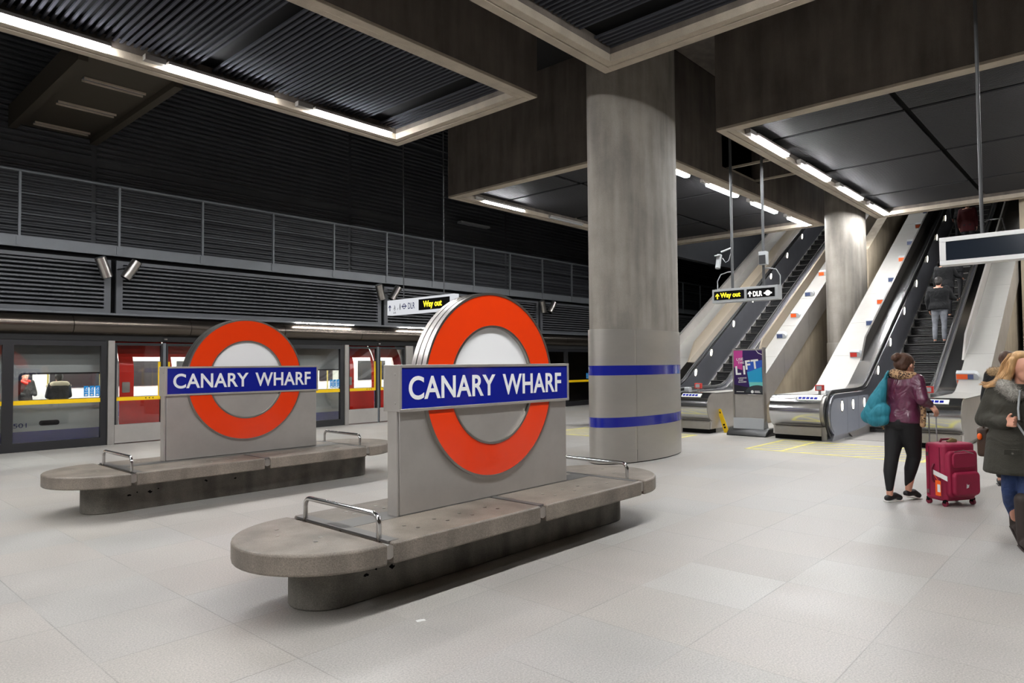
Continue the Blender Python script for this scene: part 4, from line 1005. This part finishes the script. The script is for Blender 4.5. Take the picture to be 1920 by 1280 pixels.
def jacket(t, g, m, hem=.80, k=1.0, vox=.012, flare=1.0, cuff=.0, name='jacket', n=28):
    """coat: lofted trunk with a straight cut hem, sleeves grown into it"""
    nk, sh, ch, wa, pe = g['neck'], (g['shL']+g['shR'])/2, g['chest'], g['waist'], g['pelvis']
    hx = pe.x+.01
    prof = [(nk.x-.01, nk.y, nk.z+.0, .06, .065), (nk.x-.015, nk.y, nk.z-.035, .08, .10), (sh.x-.01, sh.y, sh.z+.02, .10*k, .175*k), (sh.x-.015, sh.y, sh.z-.06, .12*k, .195*k), (ch.x, ch.y, ch.z, .128*k, .185*k),
            (wa.x, wa.y, wa.z, .122*k, .165*k*(1+(flare-1)*.25))]
    if hem < pe.z: prof += [(pe.x, pe.y, pe.z+.02, .135*k*(1+(flare-1)*.5), .185*k*(1+(flare-1)*.5))]
    prof += [(hx, pe.y, hem+.012, .14*k*flare, .19*k*flare), (hx, pe.y, hem, .13*k*flare, .18*k*flare)]
    mb = MB(); mb.loft([[(x+rx*math.cos(2*PI*i/n), y+ry*math.sin(2*PI*i/n), z) for i in range(n)] for x, y, z, rx, ry in prof])
    c = [[(g['sh'+s], .068*k), (g['el'+s], .058*k), (g['el'+s].lerp(g['wr'+s], .93-cuff), .044*k)] for s in 'LR']
    return blob(name, c, m, t, vox, 5, base=mb)
def trousers(t, g, m, k=1.0, vox=.012, name='trousers', tight=0):
    c = [[(g['pelvis']+Vector((0, .05, .04)), .105*k), (g['pelvis']+Vector((0, -.05, .04)), .105*k)], [(g['pelvis']+Vector((-.04, .05, -.03)), .095*k), (g['pelvis']+Vector((-.04, -.05, -.03)), .095*k)]]
    for s in 'LR': c.append([(g['hip'+s], .10*k), (g['hip'+s].lerp(g['kn'+s], .5), .082*k), (g['kn'+s], .06*k), (g['kn'+s].lerp(g['an'+s], .4)+Vector((-.015, 0, 0)), .06*k-tight*.004), (g['an'+s]+Vector((0, 0, .05)), (.05-tight*.012)*k)])
    return blob(name, c, m, t, vox, 5)
def shoes(t, g, m, sole='sole', tall=0, vox=.008):
    for s in 'LR':
        a, b = g['an'+s], g['to'+s]; d = (b-a); d.z = 0; d.normalize(); heel = a+Vector((-d.x*.035, -d.y*.035, -.045))
        c = [[(heel, .034), (a.lerp(b, .5)+Vector((0, 0, -.0)), .038), (b, .03)]]
        if tall: c.append([(a+Vector((0, 0, tall)), .062), (a+Vector((0, 0, .02)), .05), (heel, .04)])
        sh = blob('boot' if tall else 'shoe', c, m, t, vox, 4)
        r = (b-a); r.normalize()
        L = a.lerp(b, .5)+Vector((0, 0, -.0)); side = Vector((-d.y, d.x, 0)); n = Vector((0, 0, 1)); ax = (b-heel); ax.normalize(); upn = side.cross(ax)*-1
        upn = ax.cross(side)*-1 if ax.cross(side).z < 0 else ax.cross(side)
        ctr = (heel+b)/2-upn*.032
        MB().obox(ctr, ax*(.5*(b-heel).length+.028), side*.034, upn*.007).build('sole', sole, sh, world=False, bevel=.006)
# --- woman pulling the suitcase
def loc_of(t, p):
    c, s = math.cos(-t.rotation_euler.z), math.sin(-t.rotation_euler.z); d = Vector(p)-t.location
    return Vector((d.x*c-d.y*s, d.x*s+d.y*c, d.z))
w1 = thing('person', 'woman in purple leather jacket and black leggings with teal bag, seen from behind', 'person', (8.56, 1.90, 0), math.radians(-32))
P1 = lambda x, y, z: tuple(loc_of(w1, (x, y, z)))
hw = Vector(P1(8.50, 1.585, 1.015))
J1 = dict(head=(.07, 0.03, 1.50), neck=(.03, 0.02, 1.38), chest=(.01, .01, 1.20), waist=(-.01, 0, 1.02), pelvis=(-.02, 0, .92),
          shL=(.02, .175, 1.34), elL=(-.02, .235, 1.12), wrL=(.14, .17, 1.22), shR=(.02, -.165, 1.34), elR=(-.03, -.27, 1.13), wrR=tuple(hw+Vector((-.03, .05, .06))),
          hipL=(-.02, .085, .88), knL=P1(8.50, 2.02, .49), anL=P1(8.43, 2.035, .085), toL=P1(8.56, 1.965, .035),
          hipR=(-.02, -.085, .88), knR=P1(8.64, 1.83, .50), anR=P1(8.66, 1.90, .12), toR=P1(8.80, 1.83, .04))
g = person(w1, J1, vox=.0085, hands={'R': ((hw-Vector(J1['wrR'])), (1, 0, .1), .75, 1, (0, 0, -1))})
jacket(w1, g, 'leather', .87, 1.08, .009, 1.12)
trousers(w1, g, 'leggings', 1.22, .010, 'leggings', 1.6)
shoes(w1, g, 'shoe_black')
MB().tube([(-.115, 0, 1.33), (-.128, 0, 1.2), (-.118, 0, 1.03), (-.13, 0, .9)], .003, 6).build('back_seam', 'burgundy_dark', w1, world=False)
blob('leopard_scarf', [[((.02, .13, 1.41), .05), ((-.06, .06, 1.41), .055), ((-.075, -.05, 1.39), .055), ((0, -.14, 1.38), .05), ((.08, -.12, 1.34), .045)], [((.02, .13, 1.41), .05), ((.1, .08, 1.40), .045)],
                      [((.02, -.16, 1.36), .035), ((.03, -.20, 1.2), .03), ((.02, -.235, 1.0), .028), ((.0, -.24, .86), .03)], [((-.03, .30, .86), .03), ((-.08, .2, .80), .03), ((-.08, .10, .82), .025)]], 'leopard', w1, .009, 3)
blob('hair', [[((.03, .03, 1.56), .085), ((-.0, .03, 1.52), .075)], [((-.04, .03, 1.60), .045), ((-.075, .03, 1.585), .042)], [((.0, .0, 1.48), .05), ((.02, .05, 1.46), .04)]], 'hair_brown', w1, .008, 2, [((.055, .03, 1.545), .10, .088, .095)])
# --- teal bag on her left shoulder
bg_ = thing('shoulder_bag', "large teal cloth bag hanging from the purple jacket woman's left shoulder", 'bag', (8.49, 2.17, .8))
def q3(x, y, z): return (x-8.49, y-2.13, z-.8)
blob('sack', [[(q3(8.50, 2.155, .96), .115), (q3(8.47, 2.10, 1.12), .09), (q3(8.47, 2.05, 1.26), .05), (q3(8.49, 2.02, 1.36), .022)], [(q3(8.46, 2.07, .99), .105), (q3(8.5, 2.20, .93), .09)],
              [(q3(8.47, 2.13, .90), .09), (q3(8.45, 2.05, .91), .08)], [(q3(8.48, 2.14, 1.1), .05), (q3(8.47, 2.05, 1.30), .03)]], 'teal', bg_, .010, 5)
MB().tube([q3(8.47, 2.05, 1.28), q3(8.47, 2.01, 1.39), q3(8.54, 2.005, 1.43), q3(8.62, 2.02, 1.36), q3(8.60, 2.06, 1.2), q3(8.54, 2.10, 1.06)], .014, 10).build('strap', 'teal', bg_, world=False)
# --- suitcase
th = math.radians(-32)
sc = thing('suitcase', 'burgundy soft suitcase with an orange tag, standing on wheels beside the walking woman', 'suitcase', (8.46, 1.51, 0), th)
a, b, zb, zt = .43, .26, .055, .665       # local x: front pocket side (faces -y), local y: depth
MB().prism(rrect(.0, a, 0.0, b, .05, 6), zb, zt, 'z').build('case_body', 'burgundy', sc, world=False, bevel=.035, seg=4)
MB().prism(rrect(.02, a-.015, .10, .59, .05, 6), -.035, .03).build('front_pocket', 'burgundy', sc, world=False, bevel=.02, seg=3)
MB().prism(rrect(.05, a-.03, .12, .37, .05, 6), -.075, -.02).build('lower_pocket', 'burgundy', sc, world=False, bevel=.022, seg=3)
MB().prism(rrect(.06, a-.06, .41, .57, .05, 6), -.052, -.02).build('upper_pocket', 'burgundy', sc, world=False, bevel=.012, seg=3)
for (z0, z1, y) in ((.11, .585, .06), (.11, .585, .19)):
    MB().tube([(-.002, y, zb+.04), (-.002, y, zt-.04)], .005, 6).build('zip', 'burgundy_dark', sc, world=False)
MB().tube([(.08, -.048, .585), (.2, -.055, .6), (.33, -.05, .56)], .005, 6).build('zip', 'steel', sc, world=False)
MB().tube([(-.005, .13, .25), (-.03, .13, .28), (-.035, .13, .40), (-.005, .13, .44)], .011, 8).build('side_handle', 'burgundy_dark', sc, world=False)
MB().tube([(.12, .16, zt-.005), (.14, .16, zt+.03), (.28, .16, zt+.03), (.30, .16, zt-.005)], .012, 8).build('top_handle', 'burgundy_dark', sc, world=False)
MB().tube([(.2, .13, zt-.01), (.24, .12, zt+.02), (.29, .12, zt+.005)], .02, 8, ry=.03).build('ribbon', 'khaki', sc, world=False)
lh = loc_of(sc, (8.50, 1.585, 1.0))
hx, hy = .10, .225
for x in (hx-.05, hx+.05): MB().tube([(x, hy, zt-.02), (x, hy, .985)], .0065, 8).build('handle_rod', 'grey_light', sc, world=False)
MB().tube([(hx-.065, hy, .99), (hx+.065, hy, .99)], .012, 10).build('pull_grip', 'black', sc, world=False)
for x, y in ((.03, .03), (.03, b-.03), (a-.03, .03), (a-.03, b-.03)):
    wl_ = MB().cyl((x-.013, y, .03), (x+.013, y, .03), .03, n=20).build('wheel', 'burgundy_dark', sc, world=False); MB().box(x-.018, x+.018, y-.018, y+.018, .035, .075).build('wheel_fork', 'black', wl_, world=False)
MB().fprism([(0, 0), (.21, -.03), (.21, .02), (0, .05)], (-.012, .15, .335), (-.10, -1, -.10), (0, 0, 1), (-.003, 0, 0)).build('white_strip', 'paper', sc, world=False)
tg = MB().box(-.055, -.05, .005, .07, .12, .28).build('luggage_tag', 'tag_orange', sc, world=False); MB().box(-.056, -.055, .01, .045, .16, .24).build('tag_print', 'paper', tg, world=False)
MB().tube([(-.052, .028, .27), (-.035, .1, .33)], .003, 6).build('tag_strap', 'tag_orange', sc, world=False)
for z in (.52, .12): MB().box(-.004, -.001, .20, .22, z, z+.04).build('reflector', 'steel', sc, world=False)
MB().fprism([(0, 0), (.03, .01), (.035, .04), (.015, .035), (.005, .05)], (.20, -.0765, .20), (1, 0, 0), (0, 0, 1), (0, -.002, 0)).build('badge', 'paper', sc, world=False)
# --- woman in the dark parka at the right edge
w2 = thing('person', 'blonde woman in dark olive parka and jeans, cut by the right edge', 'person', (7.14, .70, 0), math.radians(-152))
P2 = lambda x, y, z: tuple(loc_of(w2, (x, y, z)))
J2 = dict(head=(.02, 0, 1.475), neck=(0, 0, 1.35), chest=(-.02, 0, 1.18), waist=(-.02, 0, 1.0), pelvis=(-.02, 0, .90),
          shR=P2(7.16, .88, 1.28), elR=P2(7.16, .975, 1.04), wrR=P2(6.95, .80, 1.03), shL=P2(7.2, .50, 1.29), elL=P2(7.18, .42, 1.02), wrL=P2(6.98, .42, 1.05),
          hipR=P2(7.15, .75, .86), knR=P2(7.12, .80, .46), anR=P2(7.34, .79, .16), toR=P2(7.24, .75, .05),
          hipL=P2(7.14, .61, .86), knL=P2(7.04, .68, .45), anL=P2(7.0, .705, .09), toL=P2(6.87, .66, .03))
g2 = person(w2, J2, vox=.007, headyaw=math.radians(18), hands={'R': (Vector(P2(6.88, .70, 1.05))-Vector(P2(6.95, .80, 1.03)), (0, .2, 1), .8, 1.05, P2(7.1, .66, 1.0)), 'L': ((.1, -.02, .0), (0, 0, 1), .6, 1, (0, -1, 0))})
jacket(w2, g2, 'parka', .60, 1.2, .010, 1.3, name='parka')
for yy in (-.17, .17):
    MB().obox((.208, yy, .80), (.004, 0, 0), (0, .06, 0), (0, 0, .022)).build('pocket_flap', 'parka', w2, world=False, bevel=.004)
    MB().cyl((.212, yy, .79), (.218, yy, .79), .008, n=12).build('button', 'steel', w2, world=False)
trousers(w2, g2, 'denim', 1.08, .010, 'jeans', .3)
shoes(w2, g2, 'boot', 'boot', .31)
fc = blob('fur_collar', [[((.09, .07, 1.29), .045), ((.02, .12, 1.34), .055), ((-.07, .10, 1.35), .06), ((-.10, 0, 1.35), .06), ((-.07, -.10, 1.35), .065), ((.02, -.13, 1.33), .065), ((.09, -.09, 1.26), .055)]], 'fur_grey', w2, .009, 2)
hr = blob('hair', [[((-.03, -.07, 1.50), .045), ((-.03, -.11, 1.42), .042), ((-.06, -.15, 1.36), .036), ((-.10, -.19, 1.33), .026), ((-.15, -.22, 1.325), .014)], [((.03, -.08, 1.47), .028), ((.02, -.115, 1.39), .034), ((-.04, -.16, 1.33), .02)],
              [((-.04, .07, 1.50), .045), ((-.03, .1, 1.40), .04), ((-.0, .12, 1.32), .03)], [((-.07, 0, 1.5), .06), ((-.09, -.02, 1.38), .06)], [((.05, -.05, 1.585), .035), ((.075, .0, 1.59), .03), ((.055, .05, 1.58), .035)], [((.04, .075, 1.56), .03), ((.04, .09, 1.46), .03)], [((.05, -.08, 1.55), .03), ((.045, -.092, 1.47), .025)]], 'hair_blonde', w2, .007, 2, [((-.015, 0, 1.53), .104, .094, .100)])
strands(hr, [[(.0, -.06, 1.60), (-.02, -.115, 1.52), (-.03, -.13, 1.44), (-.06, -.16, 1.38), (-.12, -.20, 1.35), (-.17, -.24, 1.34)],
             [(.03, -.04, 1.61), (.045, -.095, 1.53), (.04, -.115, 1.44), (.0, -.145, 1.37), (-.05, -.19, 1.33), (-.09, -.22, 1.315)],
             [(-.05, -.05, 1.60), (-.09, -.09, 1.52), (-.09, -.12, 1.44), (-.1, -.15, 1.37), (-.14, -.2, 1.35), (-.18, -.22, 1.36)],
             [(.05, .03, 1.60), (.06, .085, 1.54), (.05, .105, 1.45), (.03, .12, 1.36), (.03, .13, 1.29)]], 'hair_blonde', 170, .012)
tufts(fc, 'fur_grey', 2600, .022)
MB().tube([P2(6.99, .70, 1.30), P2(6.955, .71, 1.15), P2(6.93, .705, 1.06)], .008, 8).build('strap', 'grey_light', w2, world=False)
MB().tube([P2(6.90, .72, 1.04), P2(6.90, .66, .93), P2(6.93, .60, .85)], .008, 8).build('strap', 'grey_light', w2, world=False)
hb = thing('handbag', "brown handbag with an orange charm behind the parka woman's elbow", 'bag', (7.32, 1.0, .86))
MB().prism(rrect(-.07, .09, -.16, .1, .04), -.045, .045).build('bag_body', 'bag_brown', hb, world=False, bevel=.02, seg=3)
MB().tube([(-.05, 0, .08), (-.04, -.05, .28), (-.02, -.16, .36), (.05, -.05, .28), (.07, 0, .08)], .008, 8).build('strap', 'bag_brown', hb, world=False)
MB().ellip((-.085, .02, 0.02), .015, .02, .03).build('charm', 'tag_orange', hb, world=False)
# --- people further off
def simple(lb, loc, rz, J, jm, tm, hm, hem=.85, vox=.014, k=1.0, sc=1.0, fing=True, shoe='shoe_black', face=False, group=None):
    t = thing('person', lb, 'person', loc, math.radians(rz)); t.scale = (sc, sc, sc)
    g = person(t, J, vox=.011, fingers=fing, face=face); jacket(t, g, jm, hem, k, vox); trousers(t, g, tm, .98, vox); shoes(t, g, shoe, shoe, 0, .012)
    H = g['head']
    if hm: blob('hair', [[(H+Vector((-.02, 0, .03)), .09), (H+Vector((-.05, 0, -.02)), .07)]], hm, t, .012, 2, [(H+Vector((-.012, 0, .05)), .098, .086, .09)])
    return t, g
t3, g3 = simple('person in a black coat with fur hood, mostly hidden behind the parka woman', (10.4, 1.16, 0), 5, {}, 'jacket_black', 'leggings', 'hair_brown', .6, k=1.15)
fh3 = blob('fur_hood', [[((.05, .17, 1.40), .045), ((-.08, .14, 1.40), .06), ((-.13, 0, 1.41), .06), ((-.08, -.14, 1.40), .06), ((.05, -.15, 1.4), .045)]], 'fur_tan', t3, .011, 2)
tufts(fh3, 'fur_tan', 1200, .025)
SL = lambda k: (XB+.4*k+.2, .231*(k+.55)+.003)
x, z = SL(8)
simple('man in black jacket and pale grey jeans, lowest rider on the right escalator', (x-.03, 3.55, z), 0,
       dict(elR=(.12, -.26, 1.14), wrR=(.32, -.30, 1.12), elL=(-.03, .24, 1.1)), 'jacket_black', 'denim_grey', 'hair_dark', .84, k=1.22)
x, z = SL(11)
t5, g5 = simple('man in a flat cap ahead of the black jacket man on the right escalator', (x-.03, 3.62, z), 0, dict(elR=(.1, -.26, 1.14), wrR=(.28, -.33, 1.1)), 'jacket_black', 'leggings', 'hair_dark', .8, k=1.08, sc=.97)
blob('flat_cap', [[((.0, 0, 1.62), .085), ((.09, 0, 1.595), .05)]], 'khaki', t5, .012, 2, [((0, 0, 1.615), .105, .095, .045)])
x, z = SL(13)
simple('rider in dark clothes beside the right handrail, half hidden below the blank board', (x-.03, 3.50, z), 0, dict(elR=(.1, -.22, 1.16), wrR=(.26, -.2, 1.24)), 'jacket_black', 'leggings', 'hair_brown', .8)
x, z = SL(20)
simple('rider in a dark red coat near the top of the right escalator', (x-.03, 3.6, z), 0, {}, 'coat_red', 'leggings', 'hair_dark', .7)
x, z = SL(22)
simple('rider in black near the top of the right escalator, above the red coat', (x-.03, 3.9, z), 0, {}, 'jacket_black', 'leggings', 'hair_dark', .8)
SIT = dict(hipL=(0, .085, .50), hipR=(0, -.085, .50), knL=(.42, .11, .50), knR=(.42, -.11, .50), anL=(.42, .11, .10), anR=(.42, -.11, .10), toL=(.55, .12, .04), toR=(.55, -.12, .04),
           pelvis=(-.01, 0, .52), waist=(-.01, 0, .66), chest=(-.02, 0, .86), neck=(0, 0, 1.04), head=(.02, 0, 1.17), shL=(-.02, .165, 1.0), shR=(-.02, -.165, 1.0), elL=(.02, .22, .74), elR=(.02, -.22, .74), wrL=(.24, .12, .70), wrR=(.24, -.12, .70))
t8, g8 = simple('train passenger with a pale fur hood seen from behind through the first window', (4.12, YT+.45, .36), 90, SIT, 'jacket_black', 'leggings', 'hair_dark', .45, k=1.15, sc=.84, fing=False)
blob('fur_hood', [[((.02, .22, .98), .05), ((-.08, .13, 1.03), .065), ((-.12, 0, 1.04), .065), ((-.08, -.13, 1.03), .065), ((.02, -.22, .98), .05)]], 'fur', t8, .012, 2)
t9, g9 = simple('train passenger in a red scarf facing the platform through the first window', (3.86, YT+1.95, .36), -75, SIT, 'jacket_black', 'leggings', 'hair_dark', .45, k=1.05, sc=.88, fing=False, face=True)
blob('scarf', [[((.05, .08, 1.03), .04), ((-.05, 0, 1.05), .04), ((.05, -.08, 1.03), .04), ((.08, 0, .98), .045)]], 'red_box', t9, .012, 2)
MB().box(3.45, 4.8, YT+.2, YT+.62, .4, .84).build('near_seat', 'train_seat', tr)
